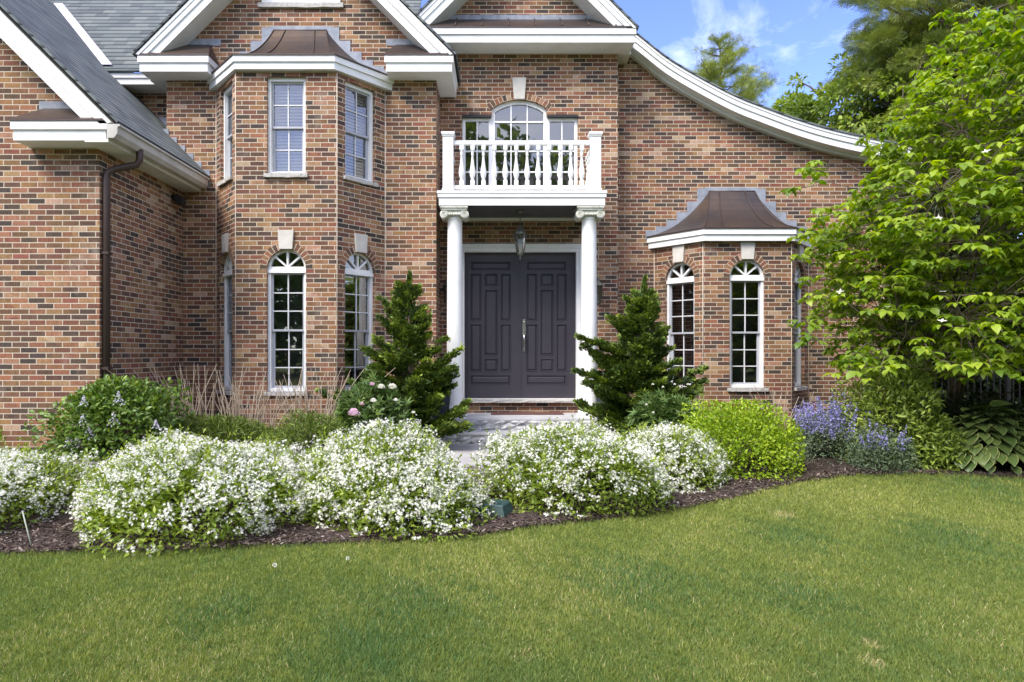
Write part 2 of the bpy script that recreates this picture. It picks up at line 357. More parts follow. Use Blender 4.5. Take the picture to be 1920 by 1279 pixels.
tag(grid_mesh('lawn', xs, ys, gz, M_lawn), 'mown green lawn curving round the planting bed', 'lawn')
mbp = MB(); pl = [(0.35,9.52),(0.33,9.0),(0.15,8.3),(-0.5,7.7),(-1.5,7.40),(-3.0,7.22),(-5.0,7.12),(-8.0,7.05),(-13.0,7.0)]
hw = [1.45,1.35,0.85,0.6,0.5,0.42,0.36,0.36,0.4]; Lp = []; Rp = []
# mulch bed: a strip from the lawn edge back to the walls
bx = np.arange(-11.5, 12.01, 0.125); nb = 28
bv = []; bf = []
for x in bx:
    e = float(edge(x))
    for k in range(nb+1):
        y = e - 0.02 + (12.2 - e)*(k/nb)**1.25
        on = min(min((Vector((x,y))-(Vector(pl[q])+(Vector(pl[q+1])-Vector(pl[q]))*f)).length-(hw[q]*(1-f)+hw[q+1]*f) for f in (0,0.25,0.5,0.75,1)) for q in range(len(pl)-1))
        bv.append((float(x), y, float(gz(x, y)) + (-0.04 if on < 0.03 else 0.008 if k == 0 else 0.028 + 0.02*math.sin(x*5.1+k*1.7)*math.sin(k*2.3+x))))
for i in range(len(bx)-1):
    for k in range(nb): a = i*(nb+1)+k; bf.append((a, a+nb+1, a+nb+2, a+1))
me = bpy.data.meshes.new('mulch_bed'); me.from_pydata(bv, [], bf)
tag(link('mulch_bed', me, M_mulch), 'brown bark mulch planting bed in front of the house', 'planting bed', kind='structure')
# path: landing at the steps, then a pale walk to the left behind the white shrubs
for i, (x, y) in enumerate(pl):
    a = Vector(pl[max(0, i-1)]); b = Vector(pl[min(len(pl)-1, i+1)]); t = (b-a).normalized(); n = Vector((-t.y, t.x))
    for side, lst in ((1, Lp), (-1, Rp)):
        q = Vector((x, y)) + n*hw[i]*side; lst.append(Vector((q.x, q.y, float(gz(x, y)) + 0.022)))
dz = Vector((0, 0, -0.14))
for i in range(len(pl)-1):
    mbp.quad(Lp[i], Lp[i+1], Rp[i+1], Rp[i]); mbp.quad(Lp[i], Lp[i]+dz, Lp[i+1]+dz, Lp[i+1]); mbp.quad(Rp[i+1], Rp[i+1]+dz, Rp[i]+dz, Rp[i])
tag(mbp.build('path', M_path), 'pale stone walk leading from the front steps to the left', 'path', kind='structure')

# ------------------------------------------------------------------ the house
HOUSE = empty('brick_house', (0, 10.0, 0), 'two storey brick house with white trim, copper bay roofs and dark double door', 'house')
def hpart(mb, name, mat, label=None):
    o = mb.build(name, mat, root=HOUSE)
    if label: o['label'] = label
    return o
WF, FL, CW, RW = 8.06, 10.20, 10.87, 11.26          # depths of wing front, bay section, entrance wall, right wall

def wall(O, U, outline, holes=(), depth=0.14, name='wall'):
    """O plan point, U plan direction; outline and holes in (along, z)"""
    U = Vector(U).normalized(); mb = MB(); mb.plate(list(outline), [list(h) for h in holes], 0.0, depth, rim=False)
    M = Matrix(((U.x, -U.y, 0, O[0]), (U.y, U.x, 0, O[1]), (0, 0, 1, 0), (0, 0, 0, 1)))
    return hpart(mb.xform(M), name, M_brick)
def rect(x0, x1, z0, z1): return [(x0,z0),(x1,z0),(x1,z1),(x0,z1)]
def arch(w, z0, zs, n=14, cx=0.0):
    r = w/2
    return [(cx-r,z0),(cx+r,z0)] + [(cx+r*math.cos(math.pi*k/n), zs+r*math.sin(math.pi*k/n)) for k in range(n+1)]
def segarch(x0, x1, z0, zs, rise, n=12):
    c = (x1-x0)/2; Rr = (c*c+rise*rise)/(2*rise); cx = (x0+x1)/2; a0 = math.asin(c/Rr)
    return [(x0,z0),(x1,z0)] + [(cx+Rr*math.sin(a0-2*a0*k/n), zs+Rr*(math.cos(a0-2*a0*k/n)-math.cos(a0))) for k in range(n+1)]

# walls of the left wing, the bay section, the entrance and the right wing
wall((-11.1,WF), (1,0), [(0,-0.2),(6.274,-0.2),(6.274,4.28),(3.15,7.40),(0,4.28)])
wall((-4.826,WF), (0,1), rect(0,2.14,-0.2,4.2))
wall((-12,CW), (1,0), rect(0,6.92,-0.2,5.75))
wall((-5.08,CW), (0,-1), rect(0,0.67,-0.2,6.0))
vent = rect(1.46,2.66,6.74,7.45)
wall((-5.08,FL), (1,0), [(0,-0.2),(4.125,-0.2),(4.125,5.97),(2.06,8.03),(0,5.97)], [vent])
wall((-0.955,FL), (0,1), rect(0,0.67,-0.2,6.1))
DX0, DX1, DZ0, DZ1 = -0.56, 1.265, 0.655, 3.05      # door leaves
door_hole = rect(DX0-0.09+0.955, DX1+0.09+0.955, DZ0-0.02, DZ1+0.10)
PC, PW = 0.335, 0.895                                # centre and width of the arched middle light
pal = [(-0.595,3.60),(1.29,3.60),(1.29,5.27),(PC+PW/2,5.27)] + segarch(PC-PW/2, PC+PW/2, 3.6, 5.39, 0.145)[2:] + [(PC-PW/2,5.27),(-0.595,5.27)]
wall((-0.955,CW), (1,0), [(0,-0.2),(2.895,-0.2),(2.895,6.5),(1.305,8.09),(0,6.79)], [door_hole, [(x+0.955, z) for x, z in pal]])
wall((1.94,CW), (0,1), rect(0,0.39,-0.2,6.4))
curve_px = [(1158,42),(1194,66),(1250,110),(1310,146),(1375,180),(1431,202.5),(1491,224.5),(1551,242.6),(1611,256.6),(1691,272.7),(1760,284)]
RK = 10.98                                           # plane of the right rake
ctop = [((px-VX)*RK/F, CZ+(VY-py)*RK/F) for px, py in curve_px]
wall_top = [(x-1.94, z-0.27) for x, z in ctop if 1.94 < x < 6.5]
wall((1.94,RW), (1,0), [(0,-0.2),(4.59,-0.2),(4.59,wall_top[-1][1]-0.03)] + wall_top[::-1] + [(0,wall_top[0][1]+0.02)])
wall((6.53,RW), (0,1), rect(0,4.0,-0.2,4.5))

# ---- windows: local frame x along the wall, y into the wall, z up from the sill
def shade_box(mb, w, h, y0=0.17, y1=0.48):
    a = w/2+0.02
    mb.quad((-a,y1,0), (a,y1,0), (a,y1,h), (-a,y1,h)); mb.quad((-a,y0,0), (-a,y1,0), (-a,y1,h), (-a,y0,h)); mb.quad((a,y1,0), (a,y0,0), (a,y0,h), (a,y1,h))
    mb.quad((-a,y0,h), (-a,y1,h), (a,y1,h), (a,y0,h)); mb.quad((-a,y0,0), (a,y0,0), (a,y1,0), (-a,y1,0))
def sash_holes(x0, x1, z0, z1, nx, nz, m=0.017):
    hs = []; dx = (x1-x0)/nx; dz_ = (z1-z0)/nz
    for i in range(nx):
        for j in range(nz):
            hs.append(rect(x0+dx*i+(m/2 if i else 0), x0+dx*(i+1)-(m/2 if i < nx-1 else 0), z0+dz_*j+(m/2 if j else 0), z0+dz_*(j+1)-(m/2 if j < nz-1 else 0)))
    return hs
def sash_pair(parent, w, z0, z1, nz):
    zm = (z0+z1)/2; a = w/2
    for (za, zb, y, ins) in ((zm-0.015, z1, 0.085, 0.026), (z0, zm+0.015, 0.115, 0.040)):
        mb = MB(); mb.plate(rect(-a, a, za, zb), [rect(-a+ins, a-ins, za+0.03, zb-0.028)], y, y+0.03); mb.build('sash', M_sash, parent)
        s_ = parent.children[-1]
        g = MB(); x0, x1, q0, q1 = -a+ins, a-ins, za+0.03, zb-0.028
        g.box(-0.008, 0.008, y+0.004, y+0.018, q0, q1)
        for j in range(1, nz): zz = q0+(q1-q0)*j/nz; g.box(x0, -0.008, y+0.004, y+0.018, zz-0.008, zz+0.008); g.box(0.008, x1, y+0.004, y+0.018, zz-0.008, zz+0.008)
        g.build('muntin', M_muntin, s_)
        p = MB(); p.quad((x0,y+0.020,q0), (x1,y+0.020,q0), (x1,y+0.020,q1), (x0,y+0.020,q1)); p.build('pane', M_glass, s_)
def sill_mb(w, h=0.055, over=0.035, proud=0.045):
    mb = MB(); rnd = random.Random(3); n = 9; xs_ = [-w/2-over+(w+2*over)*i/n for i in range(n+1)]
    fr = [-proud - rnd.uniform(-0.006, 0.008) for _ in xs_]; bt = [-h + rnd.uniform(-0.006, 0.004) for _ in xs_]
    for i in range(n):
        a, b = xs_[i], xs_[i+1]
        mb.quad((a,fr[i],bt[i]), (b,fr[i+1],bt[i+1]), (b,fr[i+1],0), (a,fr[i],0)); mb.quad((a,fr[i],0), (b,fr[i+1],0), (b,0.08,0), (a,0.08,0)); mb.quad((a,0,bt[i]), (b,0,bt[i+1]), (b,fr[i+1],bt[i+1]), (a,fr[i],bt[i]))
    mb.quad((xs_[0],0,bt[0]), (xs_[0],fr[0],bt[0]), (xs_[0],fr[0],0), (xs_[0],0,0)); mb.quad((xs_[-1],fr[-1],bt[-1]), (xs_[-1],0,bt[-1]), (xs_[-1],0,0), (xs_[-1],fr[-1],0))
    return mb
def voussoirs(cx, zc, r0, r1, a0, a1, y=-0.003):
    mb = MB(); rm = (r0+r1)/2; n = max(3, round(abs(a1-a0)*rm/BH)); rnd = random.Random(int(r0*1000))
    for k in range(n):
        p, q = a0+(a1-a0)*k/n, a0+(a1-a0)*(k+1)/n; row = rnd.randrange(0, 900)*2; colm = rnd.randrange(0, 900)
        P = lambda r, an: (cx+r*math.cos(an), y, zc+r*math.sin(an))
        u0 = colm*BL; v0 = row*BH
        mb.quad(P(r0,p), P(r1,p), P(r1,q), P(r0,q), [(u0,v0), (u0+BL,v0), (u0+BL,v0+BH), (u0,v0+BH)])
    P = lambda r, an, yy: (cx+r*math.cos(an), yy, zc+r*math.sin(an))
    m_ = 24
    for k in range(m_):
        p, q = a0+(a1-a0)*k/m_, a0+(a1-a0)*(k+1)/m_
        mb.quad(P(r1,p,y), P(r1,p,0.02), P(r1,q,0.02), P(r1,q,y)); mb.quad(P(r0,q,y), P(r0,q,0.02), P(r0,p,0.02), P(r0,p,y))
    return mb
def keystone_mb(z0, z1, wt, wb):
    mb = MB(); mb.prism_y([(-wb/2,z0),(wb/2,z0),(wt/2,z1),(-wt/2,z1)], -0.035, 0.03); return mb
AW, AS = 0.56, 1.752                                 # arched window: width, spring height
def arched_window():
    fr = MB(); r = AW/2; ri = r-0.042
    holes = [rect(-r+0.042, r-0.042, 0.05, AS-0.045)]
    angs = [(3,40),(47,86),(94,133),(140,177)]
    for a0, a1 in angs:
        k = 7; pts = [(ri*math.cos(R(a0+(a1-a0)*i/k)), AS+0.028+ (ri-0.0)*math.sin(R(a0+(a1-a0)*i/k))*0.93) for i in range(k+1)]
        am = R((a0+a1)/2); tip = (0.028*math.cos(am), AS+0.028+0.028*math.sin(am)); holes.append([tip] + pts)
    fr.plate([(-r,0),(r,0)] + [(r*math.cos(math.pi*k/20), AS+r*math.sin(math.pi*k/20)) for k in range(21)], holes, 0.055, 0.125)
    fr.box(-r, r, 0.035, 0.055, AS-0.052, AS-0.005)
    w = fr.build('window', M_white)
    sash_pair(w, AW-0.084, 0.05, AS-0.045, 3)
    p = MB(); k = 14; p.add([(0,0.09,AS+0.02)] + [(ri*math.cos(math.pi*i/k), 0.09, AS+0.02+ri*math.sin(math.pi*i/k)) for i in range(k+1)], [(0,i,i+1) for i in range(1,k+1)]); p.build('pane', M_glass, w)
    sill_mb(AW).build('sill', M_sill, w)
    keystone_mb(AS+r+0.002, AS+r+0.27, 0.225, 0.185).build('keystone', M_key, w)
    voussoirs(0, AS, r, r+0.105, 0.0, math.pi).build('brick_arch', M_brick, w)
    b = MB(); shade_box(b, AW, AS+r); b.build('interior', M_room, w)
    return w
UWd, UH = 0.55, 1.39
def upper_window(blind=True):
    fr = MB(); a = UWd/2; fr.plate(rect(-a,a,0,UH), [rect(-a+0.042,a-0.042,0.042,UH-0.05)], 0.05, 0.12)
    w = fr.build('window', M_white); sash_pair(w, UWd-0.084, 0.042, UH-0.05, 2); sill_mb(UWd).build('sill', M_sill, w)
    b = MB(); shade_box(b, UWd, UH); b.build('interior', M_room, w)
    bl = MB(); z = 0.06
    while z < UH-0.06: bl.add([(-a+0.05,0.195,z), (a-0.05,0.195,z), (a-0.05,0.222,z+0.036), (-a+0.05,0.222,z+0.036)], [(0,1,2,3)]); z += 0.047
    bl.build('blind', M_blind, w)
    return w
def place(w, P, U, z):
    U = Vector(U).normalized(); w.parent = HOUSE
    w.location = Vector((P[0], P[1], z)) - Vector(HOUSE.location); w.rotation_euler = (0, 0, math.atan2(U.y, U.x)); return w

LB = [(-4.32,FL),(-3.753,9.51),(-2.307,9.51),(-1.74,FL)]     # left bay in plan
RB = [(2.63,RW),(3.23,10.54),(4.63,10.54),(5.23,RW)]         # right bay in plan
AW0 = arched_window(); UW0 = upper_window(); first = {'a': True, 'u': True}
SZ, UZ = 0.848, 3.955
for bay, top, two in ((LB, 5.46, True), (RB, 3.18, False)):
    for i in range(3):
        a, b = Vector(bay[i]), Vector(bay[i+1]); U = (b-a).normalized(); ln = (b-a).length
        c = ln/2 if i == 1 else (ln*0.53 if i == 0 else ln*0.47); P = a + U*c
        hs = [arch(AW, SZ, SZ+AS, 16, c)]
        if two: hs.append(rect(c-UWd/2, c+UWd/2, UZ, UZ+UH))
        wall(a, U, rect(0, ln, -0.2, top), hs)
        w = AW0 if first['a'] else copy_tree(AW0); first['a'] = False; place(w, P, U, SZ)
        if two and i == 2:                             # grey curtains behind the right-hand light
            cm = MB(); xs_ = [-0.26 + 0.02*k for k in range(27)]
            for k in range(26):
                y1, y2 = 0.23+0.02*math.sin(k*1.9), 0.23+0.02*math.sin((k+1)*1.9)
                if abs(xs_[k]+0.01) > 0.07: cm.quad((xs_[k],y1,0.03), (xs_[k+1],y2,0.03), (xs_[k+1],y2,1.7), (xs_[k],y1,1.7))
            cm.build('curtain', M_curtain, w)
        if two:
            w = UW0 if first['u'] else copy_tree(UW0); first['u'] = False; place(w, P, U, UZ)

M_caulk = simple('caulk_joint', (0.55,0.48,0.39), rough=0.9)
for bay, top in ((LB, 5.42), (RB, 3.16)):
    for k, (x, y) in enumerate(bay):
        cj = MB(); e_ = 0.0035; dx_ = (-0.012, -0.004, 0.004, 0.012)[k]; cj.tube([(x+dx_*0.3,y-0.001,0.1),(x+dx_*0.3,y-0.001,top)], 0.006, 6); hpart(cj, 'caulk_joint', M_caulk)

# gable vent
vt = MB(); vt.plate(rect(-0.6,0.6,0,0.71), [rect(-0.54,0.54,0.055,0.66)], -0.02, 0.10); vo = vt.build('gable_vent', M_white); place(vo, (-3.02,FL), (1,0), 6.74)
lv = MB(); z = 0.075
while z < 0.65: lv.add([(-0.54,0.0,z), (0.54,0.0,z), (0.54,0.06,z+0.045), (-0.54,0.06,z+0.045)], [(0,1,2,3)]); lv.box(-0.54,0.54,-0.004,0.012,z-0.022,z+0.0); z += 0.082
lv.build('louver', M_white, vo); b = MB(); shade_box(b, 1.1, 0.7, 0.08, 0.2); b.build('interior', M_louver, vo); sill_mb(1.2, 0.07, 0.05, 0.05).build('sill', M_sill, vo)

# Palladian window above the balcony
pw = MB(); holes = []
side = [(-0.595,PC-PW/2),(PC+PW/2,1.29)]
for x0, x1 in side:
    for j, (z0, z1) in enumerate(((3.66,4.02),(4.037,4.36),(4.377,4.70),(4.717,5.20))):
        xm = (x0+x1)/2; holes += [rect(x0+0.05, xm-0.009, z0, z1), rect(xm+0.009, x1-0.05, z0, z1)]
x0, x1 = PC-PW/2+0.05, PC+PW/2-0.05; dx = (x1-x0)/3
for i in range(3):
    a, b_ = x0+dx*i+(0.009 if i else 0), x0+dx*(i+1)-(0.009 if i < 2 else 0)
    for z0, z1 in ((3.66,4.02),(4.037,4.36),(4.377,4.70),(4.717,5.175)): holes.append(rect(a, b_, z0, z1))
    sa = segarch(x0, x1, 0, 5.34, 0.135, 30)[2:]; topz = lambda x: min(sa, key=lambda q: abs(q[0]-x))[1]
    holes.append([(a,5.20),(b_,5.20)] + [(b_+(a-b_)*k/6, topz(b_+(a-b_)*k/6)) for k in range(7)])
pw.plate(pal, holes, 0.055, 0.12)
pwo = pw.build('window', M_white, root=HOUSE)
pwo.location = Vector((0, CW, 0)) - Vector(HOUSE.location); pwo['label'] = 'three-part arched window above the balcony'
g = MB(); g.quad((-0.58,0.09,3.62), (1.27,0.09,3.62), (1.27,0.09,5.25), (-0.58,0.09,5.25)); g.quad((PC-0.42,0.09,5.2505), (PC+0.42,0.09,5.2505), (PC+0.34,0.09,5.47), (PC-0.34,0.09,5.47)); g.build('pane', M_glass, pwo)
b = MB(); b.quad((-0.65,0.5,3.5), (1.35,0.5,3.5), (1.35,0.5,5.6), (-0.65,0.5,5.6)); b.quad((-0.65,0.13,3.5), (-0.65,0.5,3.5), (-0.65,0.5,5.6), (-0.65,0.13,5.6)); b.quad((1.35,0.5,3.5), (1.35,0.13,3.5), (1.35,0.13,5.6), (1.35,0.5,5.6)); b.quad((-0.65,0.13,5.6), (-0.65,0.5,5.6), (1.35,0.5,5.6), (1.35,0.13,5.6)); b.build('interior', M_room, pwo)
ks = keystone_mb(5.535, 5.88, 0.225, 0.175); ks.xform(Matrix.Translation((PC,0,0))); ks.build('keystone', M_key, pwo)
c_ = PW/2; rise = 0.145; RR = (c_*c_+rise*rise)/(2*rise); a0 = math.asin(c_/RR)
voussoirs(PC, 5.39+rise-RR, RR, RR+0.10, math.pi/2-a0-0.05, math.pi/2+a0+0.05).build('brick_arch', M_brick, pwo)
for x0, x1 in side:
    lh = MB(); lh.box(x0+(0.0 if x0 < 0 else 0.012), x1-(0.012 if x0 < 0 else 0.0), -0.012, 0.10, 5.245, 5.285); lh.build('lintel_drip', M_black, pwo)

# ---- door
fr = MB(); fr.plate(rect(DX0-0.09, DX1+0.09, DZ0-0.02, DZ1+0.10), [rect(DX0, DX1, DZ0, DZ1)], -0.02, 0.17)
fr.plate(rect(DX0-0.115, DX1+0.115, DZ0-0.02, DZ1+0.125), [rect(DX0-0.05, DX1+0.05, DZ0-0.02, DZ1+0.06)], -0.04, -0.018)
fro = fr.build('door_frame', M_white, root=HOUSE); fro.location = Vector((0, CW, 0)) - Vector(HOUSE.location)
LW = (DX1-DX0)/2 - 0.006; LH = DZ1-DZ0
def door_leaf():
    zx = lambda x: (x-187)/263*LW; zy = lambda y: LH - (y-270)/688*LH
    pn = [(220,402,315,350),(220,402,852,890),(218,265,372,588),(218,265,612,828),(285,342,372,425),(285,342,448,752),(285,342,775,828),(362,405,372,588),(362,405,612,828)]
    rs = [(zx(a)-0.012, zx(b)+0.012, zy(d)-0.012, zy(c)+0.012) for a, b, c, d in pn]
    mb = MB(); mb.plate(rect(0, LW, 0, LH), [rect(*r_) for r_ in rs], 0, 0.045)
    o = mb.build('door', M_door)
    pb = MB()
    for x0, x1, z0, z1 in rs:
        ringv = lambda i, y: [(x0+i,y,z0+i), (x1-i,y,z0+i), (x1-i,y,z1-i), (x0+i,y,z1-i)]
        rings = [ringv(0,-0.006), ringv(0.007,-0.006), ringv(0.014,0.016), ringv(0.020,0.016), ringv(0.040,0.002)]
        for a, b2 in zip(rings[:-1], rings[1:]):
            for k in range(4): pb.quad(a[k], a[(k+1) % 4], b2[(k+1) % 4], b2[k])
        pb.quad(*rings[-1])
        a, b2 = ringv(0,0.0), rings[0]
        for k in range(4): pb.quad(a[k], a[(k+1) % 4], b2[(k+1) % 4], b2[k])
    pb.build('panel', M_door, o)
    return o
d0 = door_leaf(); d0.parent = HOUSE; d0.location = Vector((DX0, CW+0.09, DZ0)) - Vector(HOUSE.location)
d1 = copy_tree(d0, HOUSE); d1.location = Vector((DX0+LW+0.012, CW+0.09, DZ0)) - Vector(HOUSE.location)
d1['label'] = 'right leaf of the dark door with the nickel handle'
ast = MB(); ast.box(-0.02, 0.02, -0.012, 0.0, 0.0, LH); ast.xform(Matrix.Translation((LW+0.004, 0, 0))); ast.build('astragal', M_door, d0)
hd = MB(); hx = 0.058
hd.box(hx-0.026, hx+0.026, -0.012, 0.0, 1.03, 1.30); hd.tube([(hx,-0.012,1.25),(hx,-0.045,1.25)], [0.026,0.024], 12); hd.box(hx-0.012, hx+0.012, -0.055, -0.012, 1.09, 1.105)
hd.tube([(hx,-0.012,1.07),(hx,-0.055,1.04),(hx,-0.065,0.96),(hx,-0.06,0.88),(hx,-0.035,0.82),(hx,-0.008,0.80)], [0.013,0.014,0.016,0.014,0.012,0.014], 8); hd.box(hx-0.018, hx+0.018, -0.010, 0.0, 0.77, 0.835)
hd.build('handle', M_nickel, d1)
back = MB(); back.quad((DX0-0.1,CW+0.2,DZ0-0.1), (DX1+0.1,CW+0.2,DZ0-0.1), (DX1+0.1,CW+0.2,DZ1+0.1), (DX0-0.1,CW+0.2,DZ1+0.1)); hpart(back, 'hall_backing', M_room)
bell = MB(); bell.box(DX1+0.055, DX1+0.082, CW-0.052, CW-0.040, 1.46, 1.53); hpart(bell, 'doorbell', M_key)

# ---- porch, steps, threshold
def rough_block(mb, x0, x1, y0, y1, z0, z1, seed, nx=44, nz=5, amp=0.035):
    rnd = random.Random(seed); g_ = [[y0 + (rnd.uniform(-amp, amp*0.6) if 0 < j < nz else 0.0) for j in range(nz+1)] for i in range(nx+1)]
    X = lambda i: x0+(x1-x0)*i/nx; Zc = lambda j: z0+(z1-z0)*j/nz
    for i in range(nx):
        for j in range(nz): mb.quad((X(i),g_[i][j],Zc(j)), (X(i+1),g_[i+1][j],Zc(j)), (X(i+1),g_[i+1][j+1],Zc(j+1)), (X(i),g_[i][j+1],Zc(j+1)))
    mb.quad((x0,y0,z1), (x1,y0,z1), (x1,y1,z1), (x0,y1,z1)); mb.quad((x0,y1,z0), (x0,y0,z0), (x0,y0,z1), (x0,y1,z1)); mb.quad((x1,y0,z0), (x1,y1,z0), (x1,y1,z1), (x1,y0,z1))
PX0, PX1 = -1.15, 1.86
s1 = MB(); rough_block(s1, PX0, PX1, 9.84, 10.86, 0.262, 0.405, 1); hpart(s1, 'step', M_step)
s2 = MB(); rough_block(s2, PX0-0.02, PX1+0.02, 9.50, 10.5, 0.06, 0.235, 2); hpart(s2, 'step', M_step)
t1 = MB(); t1.box(PX0-0.004, PX1+0.004, 9.836, 10.86, 0.405, 0.432); hpart(t1, 'tread', M_tread)
t2 = MB(); t2.box(PX0-0.024, PX1+0.024, 9.496, 9.838, 0.235, 0.262); hpart(t2, 'tread', M_tread)
rs_ = MB(); rs_.box(DX0-0.10, DX1+0.10, 10.80, 10.868, 0.43, 0.60); hpart(rs_, 'wall', M_brick)
th = MB(); rough_block(th, DX0-0.10, DX1+0.10, 10.72, CW+0.09, 0.60, 0.652, 5, 20, 2, 0.010); hpart(th, 'threshold', M_sill)

# ---- columns
def column():
    m = MB(); z0, z1 = 0.432, 3.43; prof = []
    prof += [(0.165,z0),(0.165,z0+0.05),(0.160,z0+0.055),(0.172,z0+0.075),(0.165,z0+0.10),(0.145,z0+0.11),(0.142,z0+0.125),(0.152,z0+0.14),(0.146,z0+0.16),(0.128,z0+0.175)]
    for k in range(13):
        f = k/12; prof.append((0.123 - 0.014*f**1.8, z0+0.19+(z1-z0-0.23)*f))
    prof += [(0.116,z1-0.03),(0.122,z1-0.02),(0.116,z1-0.005)]
    m.lathe(prof, (0,0,0), 32); m.box(-0.18,0.18,-0.18,0.18,z0-0.001,z0+0.045)
    o = m.build('column', M_white)
    c = MB(); c.lathe([(0.115,z1-0.005),(0.150,z1+0.03),(0.155,z1+0.045),(0.12,z1+0.07)], (0,0,0), 24)
    c.box(-0.165,0.165,-0.14,0.14,z1+0.055,z1+0.095); c.box(-0.185,0.185,-0.165,0.165,z1+0.095,z1+0.125); c.box(-0.20,0.20,-0.18,0.18,z1+0.125,z1+0.148)
    for sx in (-1, 1):
        cx, cz = sx*0.152, z1+0.035
        # rolled bolster and its spiral
        n = 22; c.add([(cx+0.062*math.cos(2*math.pi*k/n), y, cz+0.062*math.sin(2*math.pi*k/n)) for y in (-0.150, 0.150) for k in range(n)],
              [(k,(k+1) % n,n+(k+1) % n,n+k) for k in range(n)] + [tuple(range(n)), tuple(reversed(range(n,2*n)))])
        sp_ = [(cx+sx*(0.056*(1-k/46))*math.cos(k*0.38+1.2), -0.154, cz+(0.056*(1-k/46))*math.sin(k*0.38+1.2)) for k in range(46)]
        c.tube(sp_, [0.0075*(1-0.5*k/46) for k in range(46)], 5)
    for k in range(-2, 3): c.lathe([(0.0,-0.02),(0.015,-0.012),(0.018,0),(0.012,0.02),(0,0.022)], (k*0.036,-0.148,z1+0.032), 8)
    c.build('capital', M_cap, o); return o
co = column(); co.parent = HOUSE; co.location = Vector((-0.66,10.05,0)) - Vector(HOUSE.location)
c2 = copy_tree(co, HOUSE); c2.location = Vector((1.362,10.05,0)) - Vector(HOUSE.location)

# ---- balcony
BX0, BX1, BY0 = -0.91, 1.60, 9.84; BC = (BX0+BX1)/2
bm_ = MB(); P = [(BX0+0.07,CW),(BX0+0.07,BY0+0.07),(BX1-0.07,BY0+0.07),(BX1-0.07,CW)]
bm_.sweep(P, [(0,3.60),(0.045,3.585),(0.045,3.70),(0.062,3.705),(0.062,3.755),(0.072,3.76),(0.072,3.80),(0,3.80)])
bm_.quad((BX0+0.07,BY0+0.07,3.798), (BX1-0.07,BY0+0.07,3.798), (BX1-0.07,CW,3.798), (BX0+0.07,CW,3.798))
BAL = bm_.build('balcony', M_white, root=HOUSE); BAL.location = Vector((0,0,0)) - Vector(HOUSE.location)
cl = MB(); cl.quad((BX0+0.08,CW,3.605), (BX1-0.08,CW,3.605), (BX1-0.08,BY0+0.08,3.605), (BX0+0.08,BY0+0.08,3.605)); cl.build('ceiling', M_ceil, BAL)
fz = MB(); fz.box(DX0-0.25, DX1+0.25, CW-0.03, CW-0.004, 3.555, 3.60); fz.build('frieze', M_white, BAL)
def post_mb():
    m = MB(); h = 0.0775; m.box(-h,h,-h,h,3.80,4.63); m.box(-h-0.012,h+0.012,-h-0.012,h+0.012,4.63,4.655); m.box(-h-0.022,h+0.022,-h-0.022,h+0.022,4.655,4.69); m.box(-h-0.01,h+0.01,-h-0.01,h+0.01,3.802,3.85); return m
p0 = post_mb().build('post', M_white, BAL); PXL, PXR, PY = BX0+0.155, BX1-0.155, 9.99
p0.location = (PXL,PY,0); p1 = copy_tree(p0, BAL); p1.location = (PXR,PY,0)
rl = MB()
rl.box(PXL+0.0775,PXR-0.0775,PY-0.035,PY+0.035,4.515,4.575); rl.box(PXL+0.0775,PXR-0.0775,PY-0.03,PY+0.03,3.85,3.905)
for x in (PXL, PXR): rl.box(x-0.035,x+0.035,PY+0.0775,CW,4.515,4.575); rl.box(x-0.03,x+0.03,PY+0.0775,CW,3.85,3.905)
rl.build('rail', M_white, BAL)
bb = MB(); bb.box(-0.031,0.031,-0.031,0.031,3.905,3.985); bb.box(-0.031,0.031,-0.031,0.031,4.44,4.515)
bb.lathe([(0.030,3.985),(0.018,4.0),(0.026,4.015),(0.040,4.06),(0.044,4.10),(0.040,4.145),(0.027,4.22),(0.019,4.30),(0.017,4.36),(0.027,4.372),(0.018,4.386),(0.020,4.41),(0.031,4.44)], (0,0,0), 14)
bl0 = bb.build('baluster', M_white, BAL); first_b = True
spots = [(PXL+0.20+k*(PXR-PXL-0.40)/11, PY) for k in range(12)] + [(x, PY+0.20+k*0.155) for x in (PXL, PXR) for k in range(5)]
for x, y in spots:
    o = bl0 if first_b else copy_tree(bl0, BAL); first_b = False; o.location = (x, y, 0)

# ---- cornices, rakes, roofs
def fascia(mb, x0, x1, y0, y1, z0, z1, l=True, r=True):
    """two-step white cornice box: the upper board stands proud of the lower"""
    zm = z0 + (z1-z0)*0.56; e = 0.022; q = 0.0
    mb.box(x0+(e if l else 0), x1-(e if r else 0), y0+e, y1, z0, zm); mb.box(x0, x1, y0, y1, zm, z1)
for a in ((-5.34,-4.29,9.85,FL,5.57,5.80), (-1.69,-0.67,9.85,FL,5.57,5.80), (-1.5,2.157,10.45,CW,6.28,6.50), (-5.68,-4.56,7.75,WF,3.88,4.10), (-12.0,-5.08,10.47,CW,5.63,5.80)):
    tr = MB(); fascia(tr, *a, r=a[0] != -12.0); co_ = hpart(tr, 'cornice', M_white)
    if a[0] == -12.0: continue
    dk = MB(); dk.box(a[0]-0.01,a[1]+0.01,a[2]-0.01,a[3],a[5],a[5]+0.022); dk.build('drip_edge', M_seam, co_)      # dark metal edge on top
for bxs in (((-0.955,-0.69,FL,CW,5.57,5.70), (-0.955,-0.67,FL,CW,5.70,5.80)), ((-5.34,-5.08,FL,10.6,5.57,5.80),), ((1.94,2.157,CW,RW,6.28,6.50),)):
    tr = MB()
    for b in bxs: tr.box(*b)
    hpart(tr, 'eave_board', M_white)
